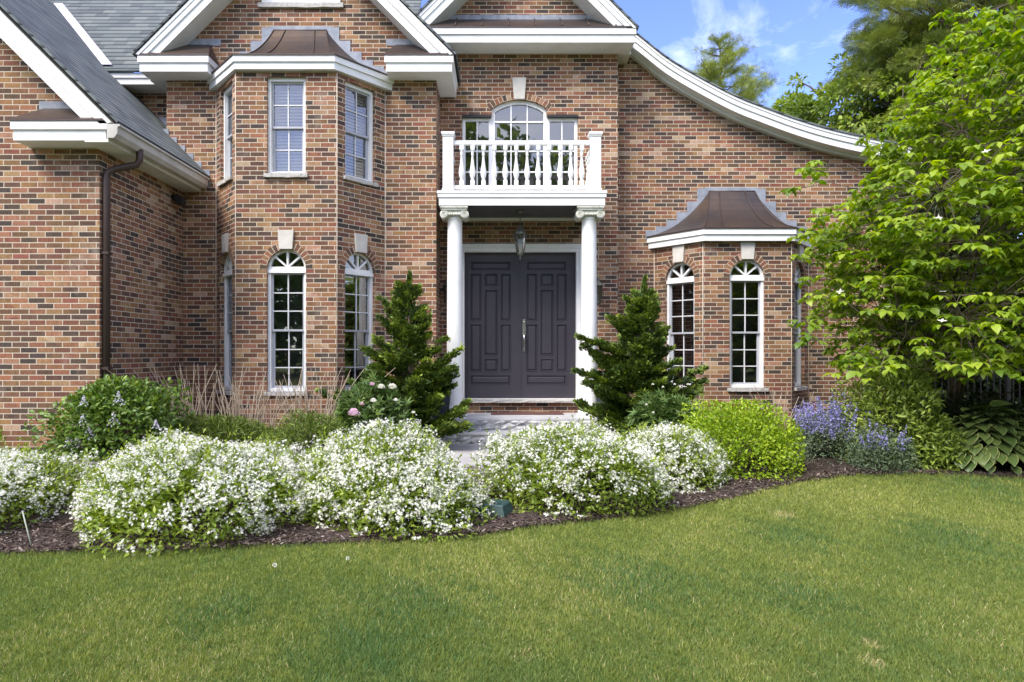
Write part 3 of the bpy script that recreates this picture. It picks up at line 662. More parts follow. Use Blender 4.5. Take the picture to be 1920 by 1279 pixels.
def pent(x0, x1, y0, y1, z0, z1, hl=0.0, hr=0.0):
    cp = MB(); cp.quad((x0,y0,z0), (x1,y0,z0), (x1-hr,y1,z1), (x0+hl,y1,z1))
    cp.add([(x0,y0,z0), (x0+hl,y1,z1), (x0,y1,z0)], [(0,1,2)]); cp.add([(x1,y0,z0), (x1,y1,z0), (x1-hr,y1,z1)], [(0,1,2)])
    return hpart(cp, 'copper_roof', M_copper)
pent(-5.34,-4.28,9.84,FL-0.002,5.823,6.12,0.34,0.13); pent(-1.70,-0.67,9.84,FL-0.002,5.823,6.12,0.13,0.34); pent(-5.69,-4.56,7.74,WF-0.002,4.123,4.36,0.2,0.28)
pr_o = pent(-1.5,2.16,10.44,CW-0.002,6.523,6.84,0.3,0.36)
for k in range(8):
    ps = MB(); x = -1.1 + k*0.42; ps.tube([(x,10.44,6.535),(x,CW-0.01,6.85)], 0.011, 5); ps.build('seam', M_seam, pr_o)
for a in ((-5.0,-4.25,FL-0.010,FL+0.01,6.10,6.20), (-1.72,-1.10,FL-0.010,FL+0.01,6.10,6.20), (-0.95,1.80,CW-0.010,CW+0.01,6.82,6.91), (-5.55,-4.87,WF-0.010,WF+0.01,4.34,4.44)):
    fl = MB(); fl.box(*a); hpart(fl, 'flashing', M_lead)
fl = MB()
for k in range(6):                                                                                              # stepped flashing where the wing roof meets the bay section
    x1 = -4.42 - k*0.125; fl.box(x1-0.20, x1, FL-0.008-0.001*k, FL+0.01, 3.95+k*0.125, 4.20+k*0.125)
hpart(fl, 'flashing', M_lead)
fl2 = MB(); fl2.box(-5.95,-5.09,CW-0.01,CW+0.01,5.02,5.24); hpart(fl2, 'flashing', M_lead)

def rake(mb, xe, ze, xa, za, y0, y1, w=0.31, side=1):
    """raking boards from eave tip to apex; w is the vertical width"""
    m = w*0.50
    def band(t0, t1, ya):
        sg = 1 if xa > xe else -1; zc = ze-0.012; xl = xe+sg*max(0, t1-0.012); xu = xe+sg*max(0, t0-0.012); zu = min(ze-t0, ze) if t0 < 0.012 else zc
        pts = [(xl,zc),(xa,za-t1),(xa,za-t0),(xu,zu)] if xa > xe else [(xa,za-t1),(xl,zc),(xu,zu),(xa,za-t0)]
        mb.prism_y(pts, ya, y1)
    band(0.0, m*0.35, y0-0.012); band(m*0.35, m, y0); band(m, w, y0+0.02)
for a in ((-5.36,5.815,-3.02,8.155,9.85,FL), (-0.68,5.815,-3.02,8.155,9.85,FL), (2.157,6.50,0.35,8.307,10.45,CW), (-1.457,6.50,0.35,8.307,10.45,CW), (-4.50,4.08,-7.95,7.53,7.75,WF), (-11.4,4.08,-7.95,7.53,7.75,WF)):
    rk = MB(); rake(rk, *a); hpart(rk, 'rake_board', M_white)
# the sweeping curved rake on the right
cr_ = MB()
def band_curve(mb, t0, t1, y0, y1, pts=ctop):
    for (xa, za), (xb, zb) in zip(pts[:-1], pts[1:]):
        mb.quad((xa,y0,za-t1), (xb,y0,zb-t1), (xb,y0,zb-t0), (xa,y0,za-t0))
        mb.quad((xa,y1,za-t1), (xb,y1,zb-t1), (xb,y0,zb-t1), (xa,y0,za-t1))
        mb.quad((xa,y0,za-t0), (xb,y0,zb-t0), (xb,y1,zb-t0), (xa,y1,za-t0))
def refine(pts, k=5):                               # Catmull-Rom
    outp = []
    for i in range(len(pts)-1):
        p0, p1, p2, p3 = [Vector(pts[max(0, min(len(pts)-1, j))]) for j in (i-1, i, i+1, i+2)]
        for s_ in range(k):
            t = s_/k; q = 0.5*((2*p1)+(p2-p0)*t+(2*p0-5*p1+4*p2-p3)*t*t+(3*p1-p0-3*p2+p3)*t**3); outp.append((q.x, q.y))
    return outp + [tuple(pts[-1])]
cfine = refine(ctop)
band_curve(cr_, 0.0, 0.045, RK-0.012, RW, cfine); band_curve(cr_, 0.045, 0.125, RK, RW, cfine); band_curve(cr_, 0.125, 0.235, RK+0.02, RW, cfine)
hpart(cr_, 'rake_board', M_white, 'sweeping curved rake board on the right')
sf = MB(); band_curve(sf, 0.235, 0.285, RW-0.10, RW-0.002, cfine); hpart(sf, 'soffit', M_soffit)

def roof(mb, pts):
    a, b, c, d = [Vector(p) for p in pts]; n = (b-a).cross(d-a).normalized()*0.03
    mb.quad(a+n, b+n, c+n, d+n); mb.quad(d, c, b, a)
    for p, q in ((a,b),(b,c),(c,d),(d,a)): mb.quad(p, q, q+n, p+n)
rf = MB(); e = 0.012
roof(rf, [(-4.43,7.73,4.06+e), (-4.43,10.9,4.06+e), (-7.95,14.0,7.58+e), (-7.95,7.73,7.58+e)]); roof(rf, [(-11.47,14.0,4.06+e), (-11.47,7.73,4.06+e), (-7.95,7.73,7.58+e), (-7.95,14.0,7.58+e)])
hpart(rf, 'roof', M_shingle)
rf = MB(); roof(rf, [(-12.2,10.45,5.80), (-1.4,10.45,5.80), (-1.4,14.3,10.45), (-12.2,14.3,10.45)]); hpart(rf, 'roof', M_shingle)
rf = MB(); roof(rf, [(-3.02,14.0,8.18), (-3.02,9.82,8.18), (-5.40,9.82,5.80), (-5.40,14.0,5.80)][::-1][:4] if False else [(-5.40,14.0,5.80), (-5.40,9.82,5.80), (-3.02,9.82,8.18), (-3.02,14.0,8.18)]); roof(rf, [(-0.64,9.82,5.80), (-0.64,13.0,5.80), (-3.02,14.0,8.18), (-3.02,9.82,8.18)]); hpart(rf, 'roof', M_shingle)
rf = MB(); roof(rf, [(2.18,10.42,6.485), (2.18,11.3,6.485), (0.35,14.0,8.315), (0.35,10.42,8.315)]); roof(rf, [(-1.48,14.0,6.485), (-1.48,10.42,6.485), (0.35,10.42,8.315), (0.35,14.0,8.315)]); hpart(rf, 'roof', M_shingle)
rf = MB()
for (xa, za), (xb, zb) in zip(cfine[:-1], cfine[1:]):
    if xa > 1.9: rf.quad((xa,RK-0.03,za+0.03), (xb,RK-0.03,zb+0.03), (xb,15.5,zb+0.03), (xa,15.5,za+0.03)); rf.quad((xa,RK-0.03,za+0.002), (xb,RK-0.03,zb+0.002), (xb,RK-0.03,zb+0.03), (xa,RK-0.03,za+0.03))
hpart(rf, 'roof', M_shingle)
vl = MB(); A, B = Vector((-6.22,10.50,5.925)), Vector((-7.92,11.906,7.625)); o1 = Vector((0.14,-0.014,0.014)); o2 = Vector((-0.02,-0.014,0.014))
vl.quad(A+o2, A+o1, B+o1, B+o2); hpart(vl, 'valley_flashing', M_valley)
# wing eave: soffit, gutter, downspout
sf = MB(); sf.box(-4.826,-4.55,7.77,FL,3.86,3.90); hpart(sf, 'soffit', M_soffit)
gt = MB(); gp = [(-4.55,3.90),(-4.47,3.90),(-4.43,3.95),(-4.425,4.03),(-4.40,4.035),(-4.40,4.06),(-4.55,4.06)]
gt.prism_y(gp, 7.74, 10.16); hpart(gt, 'gutter', M_gutter)
dsp = MB(); dsp.tube([(-4.47,8.30,3.93),(-4.47,8.30,3.80),(-4.50,8.29,3.74),(-4.70,8.18,3.66),(-4.78,8.14,3.60),(-4.785,8.13,3.5),(-4.785,8.13,0.1)], 0.043, 10)
for z in (1.2, 2.6): dsp.box(-4.826,-4.735,8.08,8.18,z,z+0.03)
hpart(dsp, 'downspout', M_brown)
sl_ = MB(); sl_.tube([(-4.82,9.86,3.70),(-4.74,9.86,3.70)], 0.05, 10); sl_.box(-4.76,-4.66,9.80,9.92,3.60,3.71); hpart(sl_, 'floodlight', M_black)

# ---- bay roofs: concave copper with seams, and stepped flashing on the wall
def bay_roof(cx, yw, yf, hb, hf, z0, zt, hr, wb):
    path = [(cx-hb,yw),(cx-hf,yf),(cx+hf,yf),(cx+hb,yw)]
    m = MB(); m.sweep(path, [(-0.25,z0-0.185),(-0.022,z0-0.185),(-0.022,z0-0.085),(0,z0-0.085),(0,z0),(-0.25,z0)]); co_ = hpart(m, 'cornice', M_white)
    d = MB(); d.sweep(path, [(-0.05,z0),(0.014,z0),(0.014,z0+0.02),(-0.05,z0+0.02)]); d.build('drip_edge', M_seam, co_)
    n = 10; H = zt-z0-0.02
    def pr(t): return z0+0.02+H*(0.30*t+0.70*t**2.3)
    base = [Vector(p) for p in path]; top = [Vector((cx-hr,yw-0.012)),Vector((cx-hr,yw-0.03)),Vector((cx+hr,yw-0.03)),Vector((cx+hr,yw-0.012))]
    r_ = MB(); rows = []
    for k in range(n+1):
        t = k/n; rows.append([(*(b+(tt-b)*t), pr(t)) for b, tt in zip(base, top)])
    for k in range(n):
        for j in range(3): r_.add([rows[k][j], rows[k][j+1], rows[k+1][j+1], rows[k+1][j]], [(0,1,2,3)], smooth=True)
    ro = hpart(r_, 'copper_roof', M_copper)
    for j in (1, 2): sm = MB(); sm.tube([Vector(q[j])+Vector((0,-0.004,0.004)) for q in rows], 0.009, 5); sm.build('seam', M_seam, ro)
    for f in (0.22, 0.78): sm = MB(); sm.tube([Vector(q[1]).lerp(Vector(q[2]), f)+Vector((0,-0.003,0.006)) for q in rows], 0.010, 5); sm.build('seam', M_seam, ro)
    sm = MB(); sm.tube([(cx-hr-0.01,yw-0.02,zt+0.005),(cx+hr+0.01,yw-0.02,zt+0.005)], 0.014, 5); sm.build('seam', M_seam, ro)
    fm = MB(); steps = 6; fm.box(cx-hr-0.07, cx+hr+0.07, yw-0.012, yw+0.01, zt-0.02, zt+0.075)
    for s_ in (-1, 1):
        for k in range(steps):
            t0, t1 = k/steps, (k+1)/steps; xa = hb+(hr-hb)*t0; xb = hb+(hr-hb)*t1
            xs0, xs1 = sorted((cx+s_*(xa+0.02), cx+s_*(xb-0.04))); fm.box(xs0, xs1, yw-0.011-0.0004*k, yw+0.01, pr(t0)-0.05, pr(t1)+0.055)
    hpart(fm, 'flashing', M_lead)
bay_roof(-3.03, FL, 9.40, 1.43, 0.715, 5.60, 6.32, 0.40, 0.2)
bay_roof(3.93, RW, 10.42, 1.43, 0.72, 3.345, 4.12, 0.38, 0.2)

# wall lanterns either side of the porch, mostly behind the columns
def wall_lantern(x):
    m = MB(); m.box(-0.04,0.04,-0.02,0,2.42,2.62); m.tube([(0,0,2.56),(0,-0.10,2.62),(0,-0.15,2.56)], 0.010, 6); m.lathe([(0.01,2.57),(0.03,2.55),(0.085,2.49),(0.09,2.48),(0.07,2.48),(0.055,2.22),(0.03,2.18),(0,2.16)], (0,-0.15,0), 8)
    o = m.build('wall_lantern', M_bronze, HOUSE); o.location = Vector((x, CW, 0)) - Vector(HOUSE.location); return o
wall_lantern(-0.82); wall_lantern(1.60)

# ------------------------------------------------------------------ things at the door
LT = empty('hanging_lantern', (0.335, 10.35, 2.85), 'tapered glass lantern hanging on a chain above the front door', 'lantern')
m = MB(); m.lathe([(0.0,0.755),(0.065,0.755),(0.065,0.735),(0.02,0.72),(0.0,0.70)], (0,0,0), 14); m.build('ceiling_plate', M_bronze, LT)
m = MB()
for k in range(5): z = 0.70-k*0.034; n = 10; m.tube([(0.012*math.cos(2*math.pi*i/n)*(k % 2), 0.012*math.cos(2*math.pi*i/n)*(1-k % 2), z-0.02+0.02*math.sin(2*math.pi*i/n)) for i in range(n+1)], 0.0035, 5)
m.build('chain', M_bronze, LT)
m = MB(); m.lathe([(0.0,0.555),(0.012,0.55),(0.022,0.52),(0.05,0.485),(0.055,0.46),(0.085,0.435),(0.098,0.405),(0.098,0.39),(0.09,0.385)], (0,0,0), 12)
m.lathe([(0.052,0.105),(0.056,0.095),(0.03,0.06),(0.012,0.05),(0.018,0.03),(0.010,0.005),(0,0.0)], (0,0,0), 12)
for k in range(6):
    an = 2*math.pi*k/6; c_, s_ = math.cos(an), math.sin(an)
    m.tube([(0.115*c_,0.115*s_,0.40),(0.100*c_,0.100*s_,0.385),(0.090*c_,0.090*s_,0.33),(0.072*c_,0.072*s_,0.20),(0.053*c_,0.053*s_,0.10)], 0.0065, 5)
    a2 = an+math.pi/6; m.tube([(0.092*c_,0.092*s_,0.31),(0.093*math.cos(a2),0.093*math.sin(a2),0.38),(0.092*math.cos(a2+math.pi/6),0.092*math.sin(a2+math.pi/6),0.31)], 0.004, 4)
m.build('frame', M_bronze, LT)
m = MB(); m.lathe([(0.084,0.385),(0.082,0.33),(0.066,0.20),(0.048,0.105)], (0,0,0), 12); m.build('glass', M_glass, LT)
m = MB(); m.lathe([(0.018,0.11),(0.018,0.22),(0.012,0.225),(0.018,0.25),(0.012,0.285),(0,0.30)], (0,0,0), 8); m.build('candle', M_key, LT)
m = MB(); m.box(-0.12,1.02,10.42,10.78,0.433,0.446)
for k in range(28): x = -0.12+k*1.14/27; m.box(x-0.004,x+0.004,10.408,10.42,0.434,0.442)
tag(m.build('door_mat', M_mat), 'dark red door mat on the top step', 'door mat')
M_pot = simple('planter_glaze', (0.055,0.065,0.085), (0.035,0.042,0.058), rough=0.35, scale=5)
PLV = []
def planter(x, label):
    r = empty('planter', (x, 9.98, 0.43), label, 'planter', 'tall dark planters beside the door'); m = MB()
    a, b = 0.12, 0.17
    for z0, z1, r0, r1 in ((0,0.66,0.115,0.165),(0.66,0.70,0.18,0.18)):
        q0 = [(-r0,-r0,z0),(r0,-r0,z0),(r0,r0,z0),(-r0,r0,z0)]; q1 = [(-r1,-r1,z1),(r1,-r1,z1),(r1,r1,z1),(-r1,r1,z1)]
        m.add(q0+q1, [(0,1,5,4),(1,2,6,5),(2,3,7,6),(3,0,4,7),(3,2,1,0)])
    for s0 in (0.18,): m.add([(-s0,-s0,0.70),(s0,-s0,0.70),(s0,s0,0.70),(-s0,s0,0.70),(-0.15,-0.15,0.70),(0.15,-0.15,0.70),(0.15,0.15,0.70),(-0.15,0.15,0.70)], [(0,1,5,4),(1,2,6,5),(2,3,7,6),(3,0,4,7)])
    m.build('pot', M_pot, r); s = MB(); s.quad((-0.16,-0.16,0.66),(0.16,-0.16,0.66),(0.16,0.16,0.66),(-0.16,0.16,0.66)); s.build('soil', M_mulch, r); return r
planter(-0.86, 'tall dark planter half hidden by the conifer left of the door'); planter(1.585, 'tall dark planter half hidden by the conifer right of the door')

# ------------------------------------------------------------------ plants: many small faces built with numpy
rng = np.random.default_rng(11)
def unit(a): return a/np.maximum(np.linalg.norm(a, axis=-1, keepdims=True), 1e-9)
def scatter(name, tv, tf, P, T, Nn, Ln, Wd, mat, parent=None, tint=None, extra=None, smooth=False):
    """copies of one small template (tv: along, across, up; tf: its faces) as a single mesh"""
    tv = np.asarray(tv, float); P = np.asarray(P, float); n = len(P); k = len(tv)
    T = unit(np.asarray(T, float)); Nn = np.asarray(Nn, float); S = unit(np.cross(Nn, T)); Nn = np.cross(T, S)
    Ln = np.broadcast_to(np.asarray(Ln, float), (n,))[:, None, None]; Wd = np.broadcast_to(np.asarray(Wd, float), (n,))[:, None, None]
    V = P[:, None, :] + tv[None, :, 0:1]*Ln*T[:, None, :] + tv[None, :, 1:2]*Wd*S[:, None, :] + tv[None, :, 2:3]*Ln*Nn[:, None, :]
    V = V.reshape(-1, 3)
    lp = np.array([i for f in tf for i in f]); ln = np.array([len(f) for f in tf])
    loops = (lp[None, :] + (np.arange(n)*k)[:, None]).ravel(); tot = np.tile(ln, n); start = np.concatenate([[0], np.cumsum(tot)[:-1]])
    me = bpy.data.meshes.new(name); me.vertices.add(len(V)); me.vertices.foreach_set('co', V.astype(np.float32).ravel())
    me.loops.add(len(loops)); me.loops.foreach_set('vertex_index', loops.astype(np.int32))
    me.polygons.add(len(tot)); me.polygons.foreach_set('loop_start', start.astype(np.int32))
    if smooth: me.polygons.foreach_set('use_smooth', np.ones(len(tot), bool))
    me.update(calc_edges=True)
    if tint is None: tint = rng.random(n)
    a = me.attributes.new('tint', 'FLOAT', 'POINT'); a.data.foreach_set('value', np.repeat(np.broadcast_to(tint, (n,)), k).astype(np.float32))
    if extra is not None: a = me.attributes.new('part', 'FLOAT', 'POINT'); a.data.foreach_set('value', np.tile(np.asarray(extra, float), n).astype(np.float32))
    return link(name, me, mat, parent)
DIAMOND = ([(0,0,0),(0.45,0.5,0.10),(1,0,-0.06),(0.45,-0.5,0.10)], [(0,1,2),(0,2,3)])
OVAL = ([(0,0,0),(0.28,0.40,0.07),(0.62,0.40,0.04),(1,0,-0.22),(0.62,-0.40,0.04),(0.28,-0.40,0.07),(0.30,0,0.0),(0.66,0,-0.05)],
        [(0,6,1),(1,6,7,2),(2,7,3),(0,5,6),(5,4,7,6),(4,3,7)])
STAR = ([(0,0,0)] + [(0.5*r*math.cos(2*math.pi*i/10), 0.5*r*math.sin(2*math.pi*i/10), z) for i in range(10) for r, z in [((0.30,0.0) if i % 2 else (1.0,0.10))]],
        [(0, 1+(2*i-1) % 10, 1+2*i, 1+(2*i+1) % 10) for i in range(5)])
FAN = ([(0,0,0),(0.55,0.45,0.05),(0.9,0.30,0.12),(0.75,0.10,0.04),(1.0,0.0,0.10),(0.75,-0.10,0.04),(0.9,-0.30,0.12),(0.55,-0.45,0.05)],
       [(0,2,1),(0,3,2),(0,4,3),(0,5,4),(0,6,5),(0,7,6)])
NEEDLES = ([(0,0,0)] + [q for i in range(7) for q in ((1.0*math.cos((i-3)*0.30)*0.9, math.sin((i-3)*0.30)*0.9-0.035, 0.12*((i*5) % 7-3)/3), (1.0*math.cos((i-3)*0.30)*0.9, math.sin((i-3)*0.30)*0.9+0.035, 0.12*((i*5) % 7-3)/3))],
           [(0, 1+2*i, 2+2*i) for i in range(7)])
BLADE = ([(0,0.5,0),(0,-0.5,0),(0.55,-0.36,0.04),(0.55,0.36,0.04),(1,0,0.20)], [(0,1,2,3),(3,2,4)])
UP = np.array([0, 0, 1.0])
def rdir(n): return unit(rng.normal(size=(n, 3)))
def lumps(D, k, amp, width, seed):
    r = np.random.default_rng(seed); c = unit(r.normal(size=(k, 3))); a = r.uniform(-0.5, 1, k)*amp
    return (np.exp((D @ c.T - 1)/width)*a).sum(1)
G = lambda *c: c
M_deutz = leafmat('deutzia_leaf', [(0,(0.085,0.135,0.018)),(0.5,(0.17,0.235,0.030)),(1,(0.32,0.38,0.06))], 0.35)
M_flower = leafmat('white_petal', [(0,(0.80,0.80,0.68)),(1,(0.88,0.87,0.82))], 0.30, rough=0.6, spec=0.2)
M_privet = leafmat('golden_leaf', [(0,(0.085,0.16,0.012)),(0.5,(0.19,0.29,0.016)),(1,(0.36,0.45,0.030))], 0.35)
M_cyp = leafmat('cypress_spray', [(0,(0.028,0.055,0.013)),(0.35,(0.066,0.108,0.020)),(0.7,(0.125,0.180,0.028)),(1,(0.25,0.31,0.042))], 0.15, rough=0.6)
M_dog = leafmat('dogwood_leaf', [(0,(0.10,0.175,0.020)),(0.5,(0.20,0.285,0.028)),(1,(0.34,0.42,0.045))], 0.45, rough=0.42)
M_rhodo = leafmat('rhododendron_leaf', [(0,(0.095,0.145,0.026)),(0.6,(0.20,0.262,0.046)),(1,(0.37,0.43,0.085))], 0.25, rough=0.35)
M_lilac = leafmat('lilac_leaf', [(0,(0.045,0.090,0.016)),(0.6,(0.105,0.175,0.028)),(1,(0.20,0.27,0.045))], 0.25, rough=0.4)
M_lilacfl = leafmat('lilac_floret', [(0,(0.50,0.48,0.58)),(1,(0.74,0.72,0.80))], 0.2, rough=0.7)
M_peony = leafmat('peony_leaf', [(0,(0.045,0.085,0.022)),(0.6,(0.095,0.155,0.040)),(1,(0.20,0.265,0.085))], 0.2, rough=0.4)
M_pink = leafmat('pink_petal', [(0,(0.68,0.46,0.56)),(1,(0.82,0.68,0.74))], 0.25, rough=0.6)
M_catleaf = leafmat('catmint_leaf', [(0,(0.075,0.115,0.062)),(1,(0.19,0.245,0.135))], 0.25, rough=0.7)
M_catfl = leafmat('catmint_floret', [(0,(0.22,0.19,0.50)),(0.6,(0.36,0.32,0.68)),(1,(0.52,0.49,0.78))], 0.2, rough=0.7)
M_straw = leafmat('dry_straw', [(0,(0.36,0.28,0.20)),(1,(0.62,0.52,0.41))], 0.1, rough=0.8)
M_tuft = leafmat('green_tuft', [(0,(0.07,0.11,0.020)),(1,(0.18,0.24,0.045))], 0.25)
M_wood1 = leafmat('maple_leaf', [(0,(0.10,0.15,0.030)),(0.6,(0.21,0.275,0.050)),(1,(0.37,0.43,0.085))], 0.35)
M_pine = leafmat('pine_needle', [(0,(0.10,0.135,0.030)),(0.6,(0.235,0.275,0.056)),(1,(0.42,0.44,0.10))], 0.15, rough=0.6)
M_dark = leafmat('hemlock_needle', [(0,(0.016,0.026,0.009)),(0.7,(0.036,0.056,0.017)),(1,(0.085,0.115,0.032))], 0.1, rough=0.6)

def branches(name, segs, mat, parent=None):          # segs: list of (points, radii)
    m = MB()
    for pts, rr in segs: m.tube(pts, rr, 5)
    return m.build(name, mat, parent)

def dome(n, rx, ry, h, seed, rmin, rmax, lamp=0.32, bottom=-0.05, sq=0.8):
    D = rdir(n); D[:, 2] = np.abs(D[:, 2])*1.05 + bottom; D = unit(D)
    r = (1 + lumps(D, 26, lamp, 0.05, seed))*rng.uniform(rmin**2, rmax**2, n)**0.5
    P = np.stack([D[:,0]*rx*r, D[:,1]*ry*r, np.sign(D[:,2])*np.abs(D[:,2])**sq*h*r], 1)
    return P, D

def deutzia(loc, rx, ry, h, label, seed, nl=11000, nc=1150):
    x, y = loc; z = float(gz(x, y)); root = empty('flowering_shrub', (x, y, z), label, 'shrub', 'white flowering shrubs along the bed')
    P, D = dome(nl, rx, ry, h, seed, 0.55, 1.02); P[:,2] = np.maximum(P[:,2], 0.015)
    T = D + rng.normal(size=(nl,3))*0.65 + UP*0.15; Nn = unit(D*0.6 + UP*0.7 + rng.normal(size=(nl,3))*0.35)
    scatter('foliage', *DIAMOND, P, T, Nn, rng.uniform(0.034,0.070,nl), rng.uniform(0.015,0.028,nl), M_deutz, root, tint=np.clip(rng.normal(0.45,0.22,nl) + 0.25*lumps(D,18,1,0.03,seed+5), 0, 1))
    # racemes of five-petalled flowers, thickest on top, in drifts
    Pc, Dc = dome(nc*4, rx, ry, h, seed, 0.93, 1.06, bottom=-0.02)
    keep = rng.random(len(Pc)) < np.clip(0.10 + 0.42*Dc[:,2] + 1.0*lumps(Dc, 110, 1.0, 0.007, seed+9), 0.03, 1)
    Pc, Dc = Pc[keep][:nc], Dc[keep][:nc]; m = 9; nc = len(Pc)
    ax = unit(Dc*0.8 + UP*0.7 + rng.normal(size=(nc,3))*0.3); tt = rng.uniform(-0.5, 1, (nc, m)); sp_ = 0.024
    Pf = (Pc[:,None,:] + ax[:,None,:]*tt[:,:,None]*0.035 + rng.normal(size=(nc,m,3))*sp_*0.75).reshape(-1,3)
    nf = len(Pf); Nf = unit(np.repeat(ax, m, 0) + rng.normal(size=(nf,3))*0.55); Tf = rdir(nf)
    Pf[:,2] = np.maximum(Pf[:,2], 0.02)
    scatter('blossom', *STAR, Pf, Tf, Nf, rng.uniform(0.022,0.037,nf), rng.uniform(0.022,0.037,nf), M_flower, root)
    ns = 150; Ps, Ds = dome(ns*2, rx, ry, h, seed, 0.94, 1.02, bottom=-0.0); Ps, Ds = Ps[Ds[:,2] > 0.2][:ns], Ds[Ds[:,2] > 0.2][:ns]; ns = len(Ps); ml = 10
    sx = unit(Ds*0.7+UP*0.8+rng.normal(size=(ns,3))*0.3); ll = rng.uniform(0.06, 0.15, ns); tt = np.linspace(0.1, 1, ml); Pl = (Ps[:,None,:]+sx[:,None,:]*(ll[:,None]*tt[None])[:,:,None]).reshape(-1,3); sr = np.repeat(sx, ml, 0)
    scatter('shoot', *DIAMOND, Pl, sr*0.55+rng.normal(size=(ns*ml,3))*0.6, unit(UP+rng.normal(size=(ns*ml,3))*0.5), rng.uniform(0.026,0.05,ns*ml), 0.015, M_deutz, root, tint=np.clip(rng.normal(0.75,0.15,ns*ml),0,1))
    segs = []
    for k in range(26):
        d = rdir(1)[0]; d[2] = abs(d[2]); a = rng.uniform(0.5, 0.9)
        segs.append(([(d[0]*0.08,d[1]*0.08,-0.02),(d[0]*rx*0.5*a,d[1]*ry*0.5*a,h*0.6*a),(d[0]*rx*a,d[1]*ry*a,max(0.05,d[2]*h*a))], [0.006,0.004,0.002]))
    branches('stem', segs, M_bark, root); return root
deutzia((-2.52,5.54), 0.83, 0.84, 0.61, 'broadest white flowering shrub, in front of the lilac and dry grass', 21, 14500, 1644)
deutzia((-4.50,5.55), 0.84, 0.82, 0.55, 'low white flowering shrub at the far left beside the marker stake', 22)
deutzia((-0.90,5.66), 0.76, 0.76, 0.58, 'rounded white flowering shrub left of the green valve box', 23, 12500, 1403)
deutzia((0.70,6.22), 0.80, 0.74, 0.64, 'white flowering shrub in front of the stone steps', 24, 11500, 1209)
deutzia((1.72,6.85), 0.60, 0.60, 0.51, 'small white flowering shrub touching the golden shrub', 25, 8500, 986)

def leafy(name, loc, rx, ry, h, label, cat, mat, seed, n, L0, L1, ratio, tmpl=DIAMOND, rmin=0.6, lamp=0.25, sq=0.8, group=None, droop=0.0, stems=14, tmu=0.5):
    x, y = loc; z = float(gz(x, y)); root = empty(name, (x, y, z), label, cat, group)
    P, D = dome(n, rx, ry, h, seed, rmin, 1.03, lamp, -0.06, sq); P[:,2] = np.maximum(P[:,2], 0.02)
    T = D*0.8 + rng.normal(size=(n,3))*0.6 + UP*(0.25-droop); Nn = unit(D*0.6 + UP*0.8 + rng.normal(size=(n,3))*0.4); Ln = rng.uniform(L0, L1, n)
    scatter('foliage', *tmpl, P, T, Nn, Ln, Ln*ratio, mat, root, tint=np.clip(rng.normal(tmu,0.2,n) + 0.3*lumps(D,22,1,0.02,seed+3), 0, 1))
    segs = []
    for k in range(stems):
        d = rdir(1)[0]; d[2] = abs(d[2]); a = rng.uniform(0.55, 0.9)
        segs.append(([(d[0]*0.07,d[1]*0.07,-0.03),(d[0]*rx*0.45*a,d[1]*ry*0.45*a,h*0.6*a),(d[0]*rx*a,d[1]*ry*a,max(0.06,d[2]*h*a))], [0.010,0.006,0.003]))
    branches('stem', segs, M_bark, root); return root, P, D
leafy('golden_shrub', (2.60,7.18), 0.63, 0.58, 0.73, 'clipped round yellow-green shrub under the small copper roofed bay', 'shrub', M_privet, 31, 10500, 0.026, 0.050, 0.60, lamp=0.26, sq=0.70, rmin=0.55, tmu=0.55)
leafy('golden_shrub', (-5.98,7.55), 0.30, 0.30, 0.52, 'yellow-green shrub at the far left against the brick wing', 'shrub', M_privet, 32, 3000, 0.020, 0.038, 0.55, lamp=0.15)
leafy('rhododendron', (4.47,7.62), 0.58, 0.50, 1.06, 'olive leaved evergreen shrub between the catmint and the hosta', 'shrub', M_rhodo, 33, 6500, 0.055, 0.095, 0.36, OVAL, lamp=0.30, sq=0.9, rmin=0.55)
leafy('rhododendron', (4.72,7.30), 0.36, 0.32, 0.46, 'lower olive leaved evergreen mound next to the hosta', 'shrub', M_rhodo, 34, 3600, 0.055, 0.09, 0.36, OVAL, lamp=0.25)
leafy('leafy_perennial', (-2.20,7.95), 0.40, 0.36, 0.40, 'low ferny green plant between the dry grass and the white shrubs', 'plant', M_tuft, 35, 3600, 0.04, 0.08, 0.22, lamp=0.35)
leafy('leafy_perennial', (-3.55,8.45), 0.70, 0.36, 0.34, 'fresh green perennial growing at the foot of the dry grass stalks', 'plant', M_tuft, 36, 3600, 0.05, 0.10, 0.16, lamp=0.4)

def lilac_heads(root, spots, size, mat, name, m=70):
    for p in spots:
        h = size*rng.uniform(0.7, 1.2); t = rng.random(m)**0.8; r = (1-t)*0.42*h; a = rng.random(m)*2*math.pi
        Pf = np.array(p) + np.stack([r*np.cos(a), r*np.sin(a), t*h-0.2*h], 1)
        scatter(name, *STAR, Pf, rdir(m), unit(rng.normal(size=(m,3))*0.6+np.array([0,-0.5,0.6])), 0.022, 0.022, mat, root)
root, P, D = leafy('lilac_bush', (-4.42,7.72), 0.62, 0.52, 0.86, 'dark green lilac bush with pale lilac flower heads below the brown downspout', 'shrub', M_lilac, 37, 6000, 0.05, 0.09, 0.55, OVAL, lamp=0.35)
hp = [at(px, py, 7.25) - root.location for px, py in ((237,728),(157,760),(222,755),(155,797),(167,812),(172,820),(130,834),(145,838),(213,793),(292,800))]
hp[0] = at(237,730,7.7) - root.location
lilac_heads(root, [tuple(p) for p in hp], 0.13, M_lilacfl, 'flower_head')

